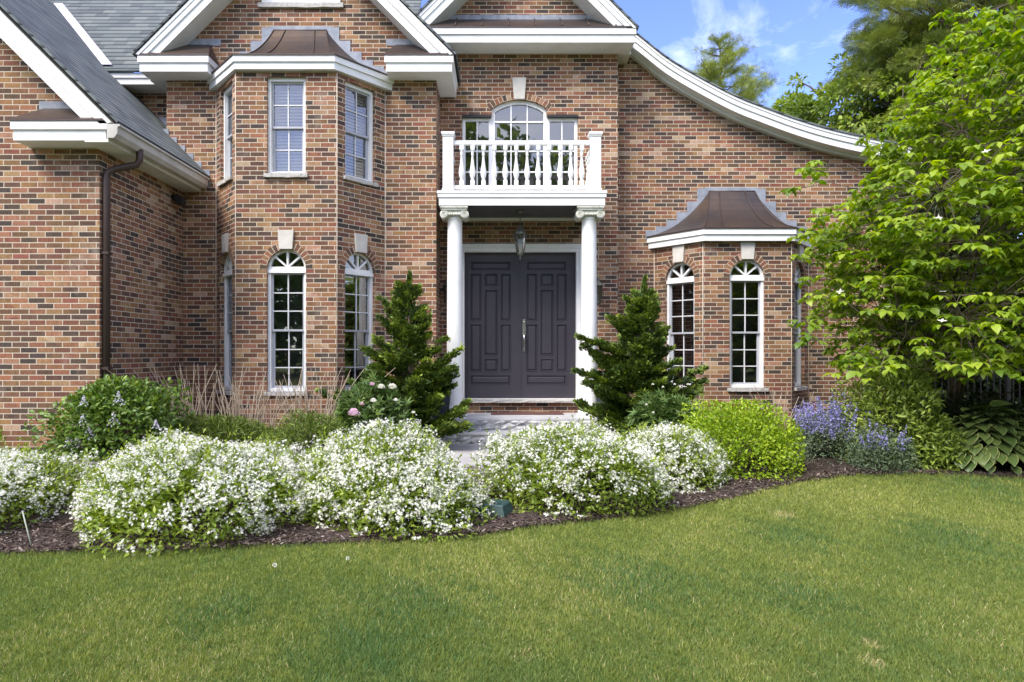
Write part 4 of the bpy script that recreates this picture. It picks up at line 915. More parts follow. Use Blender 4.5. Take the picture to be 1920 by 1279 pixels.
PEONY = ([(0,0,0),(0.35,0.16,0.04),(1,0,-0.12),(0.35,-0.16,0.04),(0.2,0.12,0.02),(0.75,0.62,0.0),(0.45,0.1,0.03),(0.2,-0.12,0.02),(0.75,-0.62,0.0),(0.45,-0.1,0.03)], [(0,1,2),(0,2,3),(0,4,5),(0,5,6),(0,8,7),(0,9,8)])
PETAL = ([(0,0,0),(0.5,0.5,0.06),(0.95,0.28,0.22),(0.9,0,0.16),(0.95,-0.28,0.22),(0.5,-0.5,0.06),(0.5,0,-0.04)], [(0,6,1),(1,6,3,2),(0,5,6),(5,4,3,6)])
def peony(loc, rx, h, label, seed, heads, mats):
    root, P, D = leafy('peony', loc, rx, rx*0.85, h, label, 'plant', M_peony, seed, 1500, 0.10, 0.17, 0.9, PEONY, lamp=0.25, droop=0.3, group='peonies in the bed')
    for (p, s_, mt) in heads:
        n = 46; k = np.arange(n); el = np.linspace(0.15, 1.45, n); a = k*2.4
        T = np.stack([np.cos(el)*np.cos(a), np.cos(el)*np.sin(a), np.sin(el)*0.9], 1); Q = np.array(p)[None]-np.array(root.location)[None] + T*s_*0.10
        scatter('bloom', *PETAL, Q, T, UP[None]*1.0 + T*0.2, s_*rng.uniform(0.42,0.58,n), s_*0.5, mt, root)
peony((-1.62,8.55), 0.42, 0.74, 'peony with one large pink bloom and small white ones left of the steps', 41,
      [(at(663,780,8.1),0.15,M_pink),(at(700,801,7.9),0.12,M_flower),(at(715,729,8.4),0.10,M_flower),(at(735,730,8.5),0.12,M_flower),(at(700,754,8.2),0.08,M_flower),(at(698,723,8.4),0.07,M_pink),(at(742,752,8.2),0.06,M_flower),(at(679,760,8.2),0.06,M_pink),(at(775,775,8.3),0.05,M_flower)], None)
peony((2.10,8.45), 0.44, 0.72, 'peony in bud right of the steps, without open blooms', 42, [(at(px,py,8.1),0.035,M_flower) for px, py in ((1224,722),(1243,727),(1265,722),(1290,722),(1225,775),(1212,760))], None)

def dry_grass(loc, rx, ry, h, n, label, seed, lean):
    x, y = loc; z = float(gz(x, y)); root = empty('dry_grass_clump', (x, y, z), label, 'ornamental grass', 'clumps of last year\'s grass stalks'); r = np.random.default_rng(seed); segs = []
    for k in range(n):
        bx_, by_ = r.uniform(-rx, rx), r.uniform(-ry, ry); l = h*r.uniform(0.55, 1.05); dx, dy = r.normal(lean, 0.22), r.normal(-0.05, 0.15)
        segs.append(([(bx_*0.75,by_,-0.02),(bx_*0.85+dx*l*0.45,by_+dy*l*0.4,l*0.55),(bx_+dx*l*1.05,by_+dy*l,l)], [0.0062,0.0054,0.0038]))
    m = MB()
    for pts, rr in segs: m.tube(pts, rr, 3, cap=False)
    o = m.build('stalk', M_straw, root); a = o.data.attributes.new('tint', 'FLOAT', 'POINT'); nv = len(o.data.vertices); a.data.foreach_set('value', np.repeat(r.random(len(segs)), nv//len(segs)).astype(np.float32)); o['kind'] = 'stuff'
    nb_ = 380; P = np.stack([r.uniform(-rx,rx,nb_), r.uniform(-ry,ry,nb_), np.zeros(nb_)], 1); T = np.stack([r.normal(0,0.45,nb_), r.normal(-0.1,0.4,nb_), np.ones(nb_)], 1)
    scatter('green_blade', *BLADE, P, T, np.array([0,-1.0,0.3])[None].repeat(nb_,0), r.uniform(0.12,0.32,nb_), 0.010, M_tuft, root); return root
dry_grass((-3.98,8.75), 0.50, 0.18, 0.98, 66, 'clump of dry grass stalks below the leftmost arched window', 51, -0.10)
dry_grass((-3.25,8.75), 0.40, 0.16, 0.95, 56, 'clump of dry grass stalks below the middle arched window of the left bay', 52, 0.05)
dry_grass((-2.42,8.75), 0.40, 0.16, 0.98, 58, 'clump of dry grass stalks beside the left conifer', 53, 0.03)
dry_grass((3.95,9.30), 0.32, 0.14, 0.78, 30, 'short dry grass stalks behind the golden shrub', 54, -0.05)
dry_grass((4.55,8.85), 0.36, 0.14, 0.86, 44, 'dry grass stalks leaning right over the purple flowers', 55, 0.30)

def catmint(loc, rx, ry, h, label, seed, ns=95):
    x, y = loc; z = float(gz(x, y)); root, P, D = leafy('catmint', loc, rx, ry, h*0.72, label, 'plant', M_catleaf, seed, 7000, 0.016, 0.032, 0.55, lamp=0.3, stems=4, group='catmint plants')
    r = np.random.default_rng(seed); Q = []; segs = []
    for k in range(ns):
        a = r.uniform(0, 2*math.pi); q = math.sqrt(r.random()); bx_, by_ = q*rx*0.8*math.cos(a), q*ry*0.8*math.sin(a); l = h*r.uniform(0.75, 1.08)*(1-0.28*q*q); tipx, tipy = bx_*1.3+r.normal(0,0.03), by_*1.3+r.normal(0,0.03)
        segs.append(([(bx_*0.6,by_*0.6,0.05),(tipx,tipy,l)], [0.003,0.002])); m = 34; t = r.uniform(0.55, 1.0, m)
        c = np.stack([bx_*0.6+(tipx-bx_*0.6)*t, by_*0.6+(tipy-by_*0.6)*t, 0.05+(l-0.05)*t], 1); Q.append(c + r.normal(0, 1, (m,3))*0.011*(1.25-t)[:,None]*2)
    Q = np.concatenate(Q); n = len(Q); scatter('flower_spike', *DIAMOND, Q, rdir(n), rdir(n), 0.021, 0.015, M_catfl, root); branches('flower_stem', segs, M_catleaf, root)
catmint((3.86,7.72), 0.46, 0.36, 0.76, 'violet flowering catmint beside the golden shrub', 61, 150)
catmint((4.14,7.22), 0.34, 0.28, 0.52, 'greyish catmint with few spikes before the olive shrub', 62, 24)

# hosta: broad leaves with a creamy margin
def hosta(loc, label):
    x, y = loc; z = float(gz(x, y)); root = empty('hosta', (x, y, z), label, 'plant'); r = np.random.default_rng(5)
    ts = [0.0,0.06,0.18,0.36,0.56,0.76,0.92,1.0]; ws = [0.0,0.26,0.44,0.52,0.48,0.34,0.13,0.0]; zs = [0,0.02,0.05,0.05,0.0,-0.08,-0.19,-0.27]
    V = []; F_ = []; E = []
    for t, w, zz in zip(ts, ws, zs):
        for s_, e_ in ((-1,1),(-0.82,0.0),(-0.42,0),(0,0),(0.42,0),(0.82,0.0),(1,1)):
            V.append((t-0.05*abs(s_)*(t < 0.1), s_*w, zz+0.09*abs(s_)**1.5*(1-t)-0.02*(abs(s_) == 0.42)*(t > 0.05))); E.append(1.0 if (e_ or t in (0.0,1.0)) else 0.0)
    for i in range(len(ts)-1):
        for j in range(6): a = i*7+j; F_.append((a, a+1, a+8, a+7))
    m_, t_, p_, L_ = newmat('hosta_leaf'); setp(p_, rough=0.38, spec=0.4)
    at_ = N(t_, 'ShaderNodeAttribute'); at_.attribute_name = 'part'; tn = N(t_, 'ShaderNodeAttribute'); tn.attribute_name = 'tint'
    gr = ramp(t_, [(0,(0.062,0.105,0.026)),(1,(0.125,0.175,0.045))]); L_(tn.outputs['Fac'], gr.inputs['Fac']); er = ramp(t_, [(0.50,(0,0,0)),(0.72,(1,1,1))]); L_(at_.outputs['Fac'], er.inputs['Fac'])
    mm = N(t_, 'ShaderNodeMix', data_type='RGBA'); L_(er.outputs['Color'], mm.inputs[0]); L_(gr.outputs['Color'], mm.inputs[6]); mm.inputs[7].default_value = (0.42,0.44,0.16,1); L_(mm.outputs[2], p_.inputs['Base Color'])
    n = 230; a = np.where(r.random(n) < 0.75, math.pi+r.random(n)*math.pi, r.random(n)*2*math.pi); q = np.sqrt(r.random(n)); el = 1-q
    P = np.stack([q*0.66*np.cos(a), q*0.42*np.sin(a), 0.13+0.50*(1-q**1.6)+r.normal(0,0.03,n)], 1); T = np.stack([np.cos(a), np.sin(a), 0.55-1.05*q+r.normal(0,0.15,n)], 1)
    Ln = r.uniform(0.11,0.205,n); scatter('leaf', V, F_, P, T, UP[None]+0.5*np.stack([np.cos(a),np.sin(a),0*a],1)+r.normal(0,0.12,(n,3)), Ln, Ln*0.78, m_, root, tint=r.random(n), extra=E, smooth=True)['kind'] = 'stuff'
    segs = [([(p[0]*0.25,p[1]*0.25,0.0),(p[0]*0.7,p[1]*0.7,p[2]*0.75),tuple(p)], [0.006,0.005,0.004]) for p in P]; branches('leaf_stalk', segs, M_tuft, root)['kind'] = 'stuff'
hosta((5.36,7.34), 'hosta with broad cream edged leaves at the right end of the bed')

# hinoki cypresses: arms with cupped sprays
def cypress(base, top, arms, label, seed, zlo, prof, nrand):
    r = np.random.default_rng(seed); bz = float(gz(base[0], base[1])); root = empty('cypress', (base[0], base[1], bz), label, 'conifer', 'dwarf conifers flanking the door'); B = np.array([base[0], base[1], bz])
    tops = np.array(top); segs = [([(0,0,-0.05),(0.02,0,0.5),tuple((tops-B)*0.6),tuple(tops-B)], [0.055,0.045,0.028,0.008])]; cl = []
    def trunk(z): t = np.clip((z-bz)/(tops[2]-bz), 0, 1); return B + (tops-B)*t
    tips = [(at(px,py,base[1]+dd), sc) for px, py, dd, sc in arms]
    for k in range(nrand):
        z = r.uniform(zlo, tops[2]-0.1); f = (z-bz)/(tops[2]-bz); pl_, pr_ = np.interp(f, prof[0], prof[1]), np.interp(f, prof[0], prof[2]); a = r.uniform(0, 2*math.pi); q = r.uniform(0.55, 0.98); c = trunk(z)
        rr = pl_ if math.cos(a) < 0 else pr_; ry = (pl_+pr_)/2*0.85; tips.append((Vector((c[0]+math.cos(a)*rr*q, c[1]+math.sin(a)*ry*q, z)), 1.0))
    for tip, sc in tips:
        tip = np.array(tip); s0 = trunk(max(bz+0.1, tip[2]-r.uniform(0.05, 0.30)-0.25*np.linalg.norm((tip-trunk(tip[2]))[:2])))
        mid = (s0+tip)/2 - np.array([0,0,0.05]); segs.append(([tuple(s0-B),tuple(mid-B),tuple(tip-B)], [0.014,0.010,0.004])); l = np.linalg.norm(tip-s0); m = max(3, int(l/0.075))
        for j in range(m):
            t = 0.30+0.70*(j+1)/m; p = s0*(1-t)**2+2*mid*t*(1-t)+tip*t*t; cl.append((p+r.normal(0,0.018,3), (tip-s0)/max(l,1e-6), r.uniform(0.065,0.098)*sc*(1.1-0.35*t)))
    for k in range(14): p = trunk(tops[2]-0.03*k-0.0); cl.append((p+r.normal(0,0.012,3), np.array([0.1,0,1.0]), 0.045+0.004*k))
    Pn, Tn, Nv, tn = [], [], [], []; m = 112
    for p, ax, rad in cl:
        ah = np.array([ax[0], ax[1], 0.25*ax[2]+0.12]); ah = ah/np.linalg.norm(ah); sd_ = np.cross(ah, UP); sd_ = sd_/max(1e-6, np.linalg.norm(sd_)); la = r.uniform(-1.1, 1.35, m); lb = r.normal(0, 0.55, m)*(1.25-0.35*np.abs(la)); lc = r.normal(0, 0.26, m)-0.18*np.abs(lb)
        Pn.append(p+rad*(la[:,None]*ah+lb[:,None]*sd_+lc[:,None]*UP)); Tn.append(ah*0.9+sd_*(lb*1.1)[:,None]+UP*r.uniform(-0.1,0.75,m)[:,None]+r.normal(size=(m,3))*0.22); Nv.append(unit(UP+np.array([0,-0.35,0])+r.normal(size=(m,3))*0.45)); tn.append(np.clip(r.normal(0.44,0.20)+0.16*la+r.normal(0,0.16,m), 0, 1))
    Pn = np.concatenate(Pn); n = len(Pn); Ln = r.uniform(0.028,0.064,n)
    scatter('foliage', *FAN, Pn-B, np.concatenate(Tn), np.concatenate(Nv), Ln, Ln*0.62, M_cyp, root, tint=np.concatenate(tn)); m_ = MB()
    for pts, rr in segs: m_.tube(pts, rr, 6)
    m_.build('trunk', M_bark, root)
cypress((-1.22,9.25), tuple(at(766,522,9.25)), [(724,562,0,1),(800,600,-0.1,1),(722,600,-0.1,1),(690,655,-0.2,1.1),(655,745,-0.3,1.1),(672,760,-0.4,1.1),(710,735,-0.5,1.1),(700,665,-0.3,1.1),(712,640,-0.1,1.0),(830,640,-0.1,1.1),(858,658,-0.15,1),(845,690,-0.3,1.1),(640,735,-0.2,1.0),(605,735,0.05,0.7),(665,720,-0.2,1),(850,700,-0.2,1),(820,745,-0.5,1.1),(862,770,-0.5,1.1),(840,800,-0.6,1.2),(800,805,-0.6,1.2),(868,800,-0.5,1.1),(700,690,-0.4,1.1),(760,660,-0.5,1.1),(780,710,-0.6,1.1),(870,755,-0.3,0.7),(690,760,-0.3,1.1),(730,770,-0.5,1.1)],
        'irregular dark conifer left of the door', 71, 0.55, ([0,0.15,0.35,0.55,0.62,0.8,1.0],[0.55,0.70,0.72,0.55,0.38,0.30,0.04],[0.60,0.62,0.62,0.60,0.30,0.22,0.04]), 92)
cypress((1.92,9.25), tuple(at(1206,528,9.25)), [(1180,560,0,0.9),(1225,575,0,0.9),(1150,600,-0.1,1),(1245,620,-0.1,1),(1093,632,-0.3,0.8),(1100,650,-0.25,0.9),(1118,672,-0.2,1),(1128,640,0,0.8),(1255,655,0,0.9),(1268,690,-0.2,0.8),(1088,698,-0.4,0.9),(1105,715,-0.4,1),(1130,725,-0.5,1.1),(1088,755,-0.5,0.9),(1110,770,-0.5,1.1),(1140,790,-0.6,1.2),(1180,800,-0.6,1.2),(1210,790,-0.5,1.1),(1322,690,0.2,0.7),(1318,715,0.2,0.8),(1305,735,0.1,1.0),(1240,720,-0.3,1),(1170,690,-0.5,1.1),(1200,740,-0.5,1.1)],
        'irregular dark conifer right of the door, reaching across the column', 72, 0.55, ([0,0.15,0.35,0.55,0.65,0.8,1.0],[0.60,0.70,0.66,0.55,0.40,0.24,0.04],[0.40,0.45,0.50,0.50,0.34,0.24,0.04]), 86)

# kousa dogwood
def dogwood(label):
    r = np.random.default_rng(81); bx_, by_ = 5.95, 8.75; bz = float(gz(bx_, by_)); root = empty('dogwood_tree', (bx_, by_, bz), label, 'tree'); B = np.array([bx_, by_, bz]); segs = []
    zl = [1.05,1.35,1.74,2.2,2.7,3.05,3.30,3.55,3.9,4.3,4.7,5.3]; xl = [4.15,3.74,3.46,3.62,3.55,3.48,4.00,4.45,4.45,4.50,4.90,5.35]
    nodes = []; tries = 0
    while len(nodes) < 1550 and tries < 160000:
        tries += 1; z = r.uniform(1.15, 5.6); x = r.uniform(3.1, 8.0); y = r.uniform(5.75, 9.5)
        lx = np.interp(z, zl, xl)+0.32; cy = 7.5; q = (y-cy)/1.75; f = 1-q*q
        if f <= 0: continue
        xmid = 5.5; lim = xmid-(xmid-lx)*math.sqrt(f); rim = xmid+(2.3 if z < 4.2 else max(0.2, 2.3-(z-4.2)*1.5))*math.sqrt(f)
        if x < lim or x > rim: continue
        if z < 1.95 and x > 4.2 and y < 7.0 and r.random() < 0.45: continue
        depth_in = min((x-lim), (rim-x), (y-(cy-1.75*math.sqrt(max(0.0, 1-((x-xmid)/2.4)**2)))))
        if depth_in > 1.1 and r.random() < 0.5: continue
        p = np.array([x, y, z])
        if any(np.linalg.norm((p-n_)*np.array([1,1,1.7])) < 0.15 for n_ in nodes): continue
        nodes.append(p)
    for px, py, d in ((1530,600,6.9),(1545,640,6.6),(1605,660,6.4),(1620,690,6.3),(1650,690,6.3),(1520,350,7.1),(1535,320,7.1),(1515,440,8.6),(1535,480,8.0),(1560,310,7.2),(1545,520,7.6),(1560,560,7.2)): nodes.append(np.array(at(px, py, d)))
    nodes = np.array(nodes); limbs = []
    for k in range(26):
        a = r.uniform(0, 2*math.pi); z = 0.5+k*0.155; s0 = B+np.array([0.03*math.cos(a),0.03*math.sin(a),z]); e0 = B+np.array([-0.25-0.12*z*0+math.cos(a)*r.uniform(1.0,1.9), -0.9+math.sin(a)*r.uniform(0.7,1.2), min(4.9, z+r.uniform(0.35,0.75))]); mid = (s0+e0)/2+np.array([0,0,0.12])
        ex = np.interp(e0[2], zl, xl)+0.75; e0[0] = max(e0[0], ex); mid = (s0+e0)/2+np.array([0,0,0.12]); limbs.append((s0,mid,e0)); segs.append(([tuple(s0-B),tuple(mid-B),tuple(e0-B)], [0.013,0.009,0.005]))
    pts = np.concatenate([[(s*(1-t)**2+2*m*t*(1-t)+e*t*t) for t in (0.35,0.6,0.85,1.0)] for s, m, e in limbs])
    LP, LT_, LN, tn = [], [], [], []; fl = []
    for nd in nodes:
        j = np.argmin(((pts-nd)**2).sum(1)); s0 = pts[j]; s0 = nd+(s0-nd)*min(1.0, r.uniform(0.22,0.5)/max(1e-6, np.linalg.norm(s0-nd))); segs.append(([tuple(s0-B),tuple((s0+nd)/2-B+np.array([0,0,0.05])),tuple(nd-B)], [0.0055,0.0045,0.003]))
        ax = nd-s0; ax[2] *= 0.2; ax = ax/max(1e-6, np.linalg.norm(ax)); a0 = math.atan2(ax[1], ax[0]); shade = r.normal(0.5, 0.16)
        for tw in range(5):
            an = a0+r.normal(0, 0.85); ln = r.uniform(0.08, 0.27); tip = nd+np.array([math.cos(an)*ln, math.sin(an)*ln, r.normal(0.0, 0.035)]); segs.append(([tuple(nd-B),tuple(tip-B)], [0.003,0.002]))
            m = r.integers(4, 7)
            for k in range(m):
                b_ = an+(k-(m-1)/2)*1.05+r.normal(0,0.25); d = np.array([math.cos(b_), math.sin(b_), -0.42+r.normal(0,0.28)]); LP.append(tip+np.array([math.cos(b_),math.sin(b_),0])*0.012); LT_.append(d); LN.append(np.array([math.cos(b_)*0.35, math.sin(b_)*0.35, 1.0])+r.normal(0,0.25,3)); tn.append(np.clip(shade+r.normal(0,0.23), 0, 1))
    n = len(LP); Ln = r.uniform(0.055,0.125,n)
    scatter('crown', *OVAL, np.array(LP)-B, LT_, LN, Ln, Ln*r.uniform(0.60,0.78,n), M_dog, root, tint=np.array(tn), smooth=True)
    tk = MB()
    for s_ in (-1, 0.2, 1): tk.tube([(0.03*s_,0.02*s_,-0.05),(0.10*s_,-0.1+0.05*s_,0.8),(0.28*s_-0.1,-0.4-0.1*s_,2.0),(0.40*s_-0.15,-0.7,3.2),(0.55*s_-0.15,-0.8,4.4)], [0.032,0.027,0.021,0.014,0.007], 8)
    for pts_, rr in segs: tk.tube(pts_, rr, 4, cap=False)
    tk.build('trunk', M_bark, root)
    FB = ([(0,0,0)] + [q for k in range(4) for c, s_ in [(math.cos(k*math.pi/2), math.sin(k*math.pi/2))] for q in ((0.35*c-0.24*s_,0.35*s_+0.24*c,0.03),(c,s_,0.10),(0.35*c+0.24*s_,0.35*s_-0.24*c,0.03))], [(0,1+3*k,2+3*k,3+3*k) for k in range(4)])
    Q = np.array([at(px,py,d) for px, py, d in ((1793,433,5.75),(1832,371,5.75),(1692,485,5.8),(1780,588,5.6),(1840,600,5.65),(1828,614,5.65),(1888,247,5.9),(1840,560,5.7),(1655,512,5.9))])
    LA = np.array(LP); LA = LA[LA[:,1] < 7.3]; Q = np.array([LA[np.argmin(((LA-q)**2*np.array([1,0.15,1])).sum(1))] for q in Q])+np.array([0,-0.03,0.035])
    scatter('blossom', *FB, Q-B+np.array([0,0,0.0]), rdir(len(Q))*np.array([1,1,0.1]), np.array([0,-0.65,0.7])[None].repeat(len(Q),0)+r.normal(0,0.2,(len(Q),3)), 0.043, 0.043, M_flower, root)
dogwood('large dogwood tree with layered bright green leaves and a few white flowers at the right')

# trees beyond the house
def limb_tree(name, x, y, h, cz, rx, ry, rz, n, leaf, mat, label, seed, tmpl=OVAL, ratio=0.6, clumps=60, cr=0.55, flat=0.6, group='trees beyond the house', trunk=0.22, droop=0.2):
    r = np.random.default_rng(seed); root = empty(name, (x, y, 0), label, 'tree', group); segs = [([(0,0,-0.1),(0.05,0,h*0.45),(0,0.05,h*0.96)], [trunk,trunk*0.7,trunk*0.12])]
    P, T, Nv, tn = [], [], [], []; per = n//clumps
    for k in range(clumps):
        d = r.normal(size=3); d /= np.linalg.norm(d); q = r.uniform(0.35, 1.0)**0.5; c = np.array([d[0]*rx*q, d[1]*ry*q, cz+d[2]*rz*q]); s0 = np.array([0,0,max(0.5, c[2]-0.35*np.linalg.norm(c[:2])-0.4)])
        if s0[2] < h*0.95: segs.append(([tuple(s0),tuple((s0+c)/2+np.array([0,0,0.1])),tuple(c)], [trunk*0.22,trunk*0.14,0.015]))
        m = max(4, int(per*r.uniform(0.5,1.5))); dd = r.normal(size=(m,3)); dd /= np.linalg.norm(dd,axis=1)[:,None]; rad = cr*r.uniform(0.6,1.3)
        P.append(c+dd*r.uniform(0.2,1,m)[:,None]**0.6*rad*np.array([1,1,flat])); T.append(dd+np.array([0,0,-droop])+d*0.5+r.normal(size=(m,3))*0.4); Nv.append(np.array([0,0,1.0])+r.normal(size=(m,3))*0.45+d*0.3); tn.append(np.clip(r.normal(0.5,0.17)+r.normal(0,0.17,m),0,1))
    P = np.concatenate(P); n = len(P); Ln = leaf*r.uniform(0.7,1.3,n)
    scatter('crown', *tmpl, P, np.concatenate(T), np.concatenate(Nv), Ln, Ln*ratio, mat, root, tint=np.concatenate(tn)); branches('trunk', segs, M_bark, root); return root
def pine(x, y, h, r0, n_whorl, leaf, label, seed, mat=M_pine, zbase=0.25, per=26, trunk=0.25, name='pine_tree', up=0.25):
    r = np.random.default_rng(seed); root = empty(name, (x, y, 0), label, 'tree', 'trees beyond the house'); segs = [([(0,0,-0.1),(0.04,0,h*0.5),(0,0,h)], [trunk,trunk*0.7,0.02])]; P, T, Nv, tn = [], [], [], []
    for k in range(n_whorl):
        f = zbase+(1-zbase)*(k+0.5)/n_whorl; z = h*f; R0 = r0*(1-f)**0.75*1.25+0.12
        for b in range(5):
            a = r.uniform(0,2*math.pi); l = R0*r.uniform(0.55,1.1); e = np.array([math.cos(a)*l, math.sin(a)*l, z+l*up*r.uniform(0.3,1.4)]); s0 = np.array([0,0,z]); mid = (s0+e)/2-np.array([0,0,0.06*l]); segs.append(([tuple(s0),tuple(mid),tuple(e)], [trunk*0.16,trunk*0.10,0.012])); sh = r.normal(0.5,0.16)
            m = max(3,int(per*l/r0)); t = r.uniform(0.30,1.0,m); c = s0*(1-t[:,None])**2+2*mid*(t*(1-t))[:,None]+e*t[:,None]**2
            for rep in range(4):
                P.append(c+r.normal(0,1,(m,3))*np.array([0.16,0.16,0.07])*(0.35+0.5*l)); T.append(np.array([math.cos(a),math.sin(a),0.35])+r.normal(0,0.5,(m,3))); Nv.append(np.array([0,0,1.0])+r.normal(0,0.5,(m,3))); tn.append(np.clip(sh+r.normal(0,0.2,m),0,1))
    P = np.concatenate(P); n = len(P); Ln = leaf*r.uniform(0.7,1.3,n); scatter('crown', *NEEDLES, P, np.concatenate(T), np.concatenate(Nv), Ln, Ln, mat, root, tint=np.concatenate(tn)); branches('trunk', segs, M_bark, root)
pine(10.3, 31.0, 16.1, 5.4, 26, 0.24, 'pale pine standing alone against the sky beyond the curved roof', 91, zbase=0.42, per=84, up=0.55)
limb_tree('broadleaf_tree', 10.2, 21.0, 10.3, 7.9, 2.0, 1.8, 2.3, 9000, 0.15, M_wood1, 'small light green tree just above the low end of the curved roof', 92, clumps=70, cr=0.42)
limb_tree('broadleaf_tree', 11.9, 19.0, 11.2, 8.0, 2.6, 2.2, 3.0, 17000, 0.15, M_wood1, 'fuller green tree rising behind the dogwood', 93, clumps=110, cr=0.55)
limb_tree('pine_tree', 14.0, 18.5, 15.4, 10.2, 4.5, 3.2, 4.2, 62000, 0.20, M_pine, 'tall pine with long level boughs at the top right corner', 94, NEEDLES, 1.0, clumps=420, cr=0.56, flat=0.40, trunk=0.3, droop=-0.2)
for k, (x, y, h, rx, lab) in enumerate(((8.1,12.6,4.2,1.35,'dark evergreen filling the gap just past the house corner'),(10.2,12.9,5.2,1.7,'dark evergreen behind the middle of the iron fence'),(12.4,12.8,5.0,1.8,'dark evergreen at the right end behind the iron fence'),(9.2,15.5,6.2,2.0,'taller dark evergreen behind the others at the house corner'))):
    limb_tree('evergreen_tree', x, y, h, h*0.52, rx, 1.2, h*0.48, 15000, 0.14, M_dark, lab, 100+k, FAN, 0.8, clumps=120, cr=0.42, flat=0.7, group='dark evergreens behind the fence', trunk=0.12)
# undergrowth between the fence and the bed
for k, (x, y, rx, h, lab) in enumerate(((6.05,8.45,0.80,0.72,'low dark shrub behind the olive shrub'),(7.15,8.5,0.85,0.66,'low dark shrub behind the hosta'))):
    leafy('dark_shrub', (x, y), rx, 0.6, h, lab, 'shrub', M_dark, 110+k, 4200, 0.04, 0.08, 0.5, lamp=0.3)
# black iron fence
FN = empty('iron_fence', (6.58, 11.3, 0.14), 'black iron picket fence in the shade behind the dogwood', 'fence')
m = MB(); m.box(0,6.2,-0.015,0.015,1.10,1.13); m.box(0,6.2,-0.015,0.015,0.95,0.98); m.box(0,6.2,-0.015,0.015,0.12,0.15); m.build('rail', M_black, FN)
pk = MB(); pk.box(-0.009,0.009,-0.009,0.009,0.03,1.22); pk.add([(-0.012,-0.012,1.22),(0.012,-0.012,1.22),(0.012,0.012,1.22),(-0.012,0.012,1.22),(0,0,1.30)], [(0,1,4),(1,2,4),(2,3,4),(3,0,4)]); po = pk.build('picket', M_black, FN); po.location = (0.05,0,0)
for k in range(1, 56): o = po.copy(); C.objects.link(o); o.parent = FN; o.location = (0.05+k*0.11, 0, 0)
ps_ = MB(); ps_.box(-0.03,0.03,-0.03,0.03,0,1.30); ps_.lathe([(0.04,1.30),(0.035,1.32),(0.02,1.34),(0.03,1.37),(0.0,1.40)], (0,0,0), 8); q0 = ps_.build('post', M_black, FN)
for x in (2.05, 4.1, 6.2): o = q0.copy(); C.objects.link(o); o.parent = FN; o.location = (x, 0, 0)
# wood behind the camera, seen only as reflections in the panes
def hp_(q): return 10.6+2.6*np.sin(q*0.23+1)+1.6*np.sin(q*0.61)+1.2*np.sin(q*1.7)
n = 32000; wx = rng.uniform(-34,34,n); P1 = np.stack([wx, -24+rng.normal(0,1.6,n), rng.random(n)**0.8*(hp_(wx)+7.5*np.exp(-((wx+2.6)/2.6)**2)+2.5*np.exp(-((wx+12)/1.6)**2))+0.3], 1)
n = 20000; wy = rng.uniform(-26,23,n); P2 = np.stack([27+rng.normal(0,1.5,n), wy, rng.random(n)**0.8*hp_(wy+9)*0.85+0.3], 1)
n = 16000; wy = rng.uniform(-26,22,n); P3 = np.stack([-33+rng.normal(0,1.5,n), wy, rng.random(n)**0.8*hp_(wy+3)*0.7+0.3], 1)
P = np.concatenate([P1,P2,P3]); n = len(P); Ln = rng.uniform(0.45,0.9,n)
wd = scatter('woods', *OVAL, P, rdir(n), rdir(n), Ln, Ln*0.6, M_wood1); tag(wd, 'line of woodland across the lawn, mirrored in the window panes', 'woods', kind='stuff')

# ------------------------------------------------------------------ small things in the bed
def mdl(x, y): return float(gz(x, y))+0.03
vb = empty('valve_box', (*at(922,965,5.66).xy, 0.0), 'dark green plastic valve box half under the white shrub', 'utility box'); vb.location.z = mdl(vb.location.x, vb.location.y)-0.01; vb.rotation_euler = (0.0,0.0,R(-24)); vb.scale = (0.82,0.82,0.72)
M_vb = simple('green_plastic', (0.022,0.052,0.050), (0.034,0.070,0.068), rough=0.55, scale=20, bump=0.1, bscale=60)
m = MB(); q0 = [(-0.20,-0.13,0),(0.20,-0.13,0),(0.20,0.13,0),(-0.20,0.13,0)]; q1 = [(-0.165,-0.10,0.105),(0.165,-0.10,0.105),(0.165,0.10,0.12),(-0.165,0.10,0.12)]; m.add(q0+q1, [(0,1,5,4),(1,2,6,5),(2,3,7,6),(3,0,4,7)]); m.build('body', M_vb, vb)
m = MB(); m.add([(-0.170,-0.105,0.105),(0.170,-0.105,0.105),(0.170,0.105,0.121),(-0.170,0.105,0.121),(-0.155,-0.09,0.123),(0.155,-0.09,0.123),(0.155,0.09,0.138),(-0.155,0.09,0.138)], [(0,1,5,4),(1,2,6,5),(2,3,7,6),(3,0,4,7),(4,5,6,7)])
for k in range(5): m.box(-0.13,0.13,-0.06+k*0.03-0.004,-0.06+k*0.03+0.004,0.130,0.1375)
m.build('lid', M_vb, vb)
st = MB(); a = at(60,1016,4.78); a.z = mdl(a.x,a.y)-0.03; b = at(42,958,4.85); st.tube([tuple(a),tuple(a.lerp(b,0.5)),tuple(b)], [0.0045,0.005,0.0045], 6)
tip = MB(); d = (b-a).normalized(); o = st.build('marker_stake', simple('stake_paint', (0.28,0.32,0.23), (0.36,0.39,0.32), rough=0.6, scale=30)); tag(o, 'thin pale stake leaning in the mulch at the far left', 'stake')
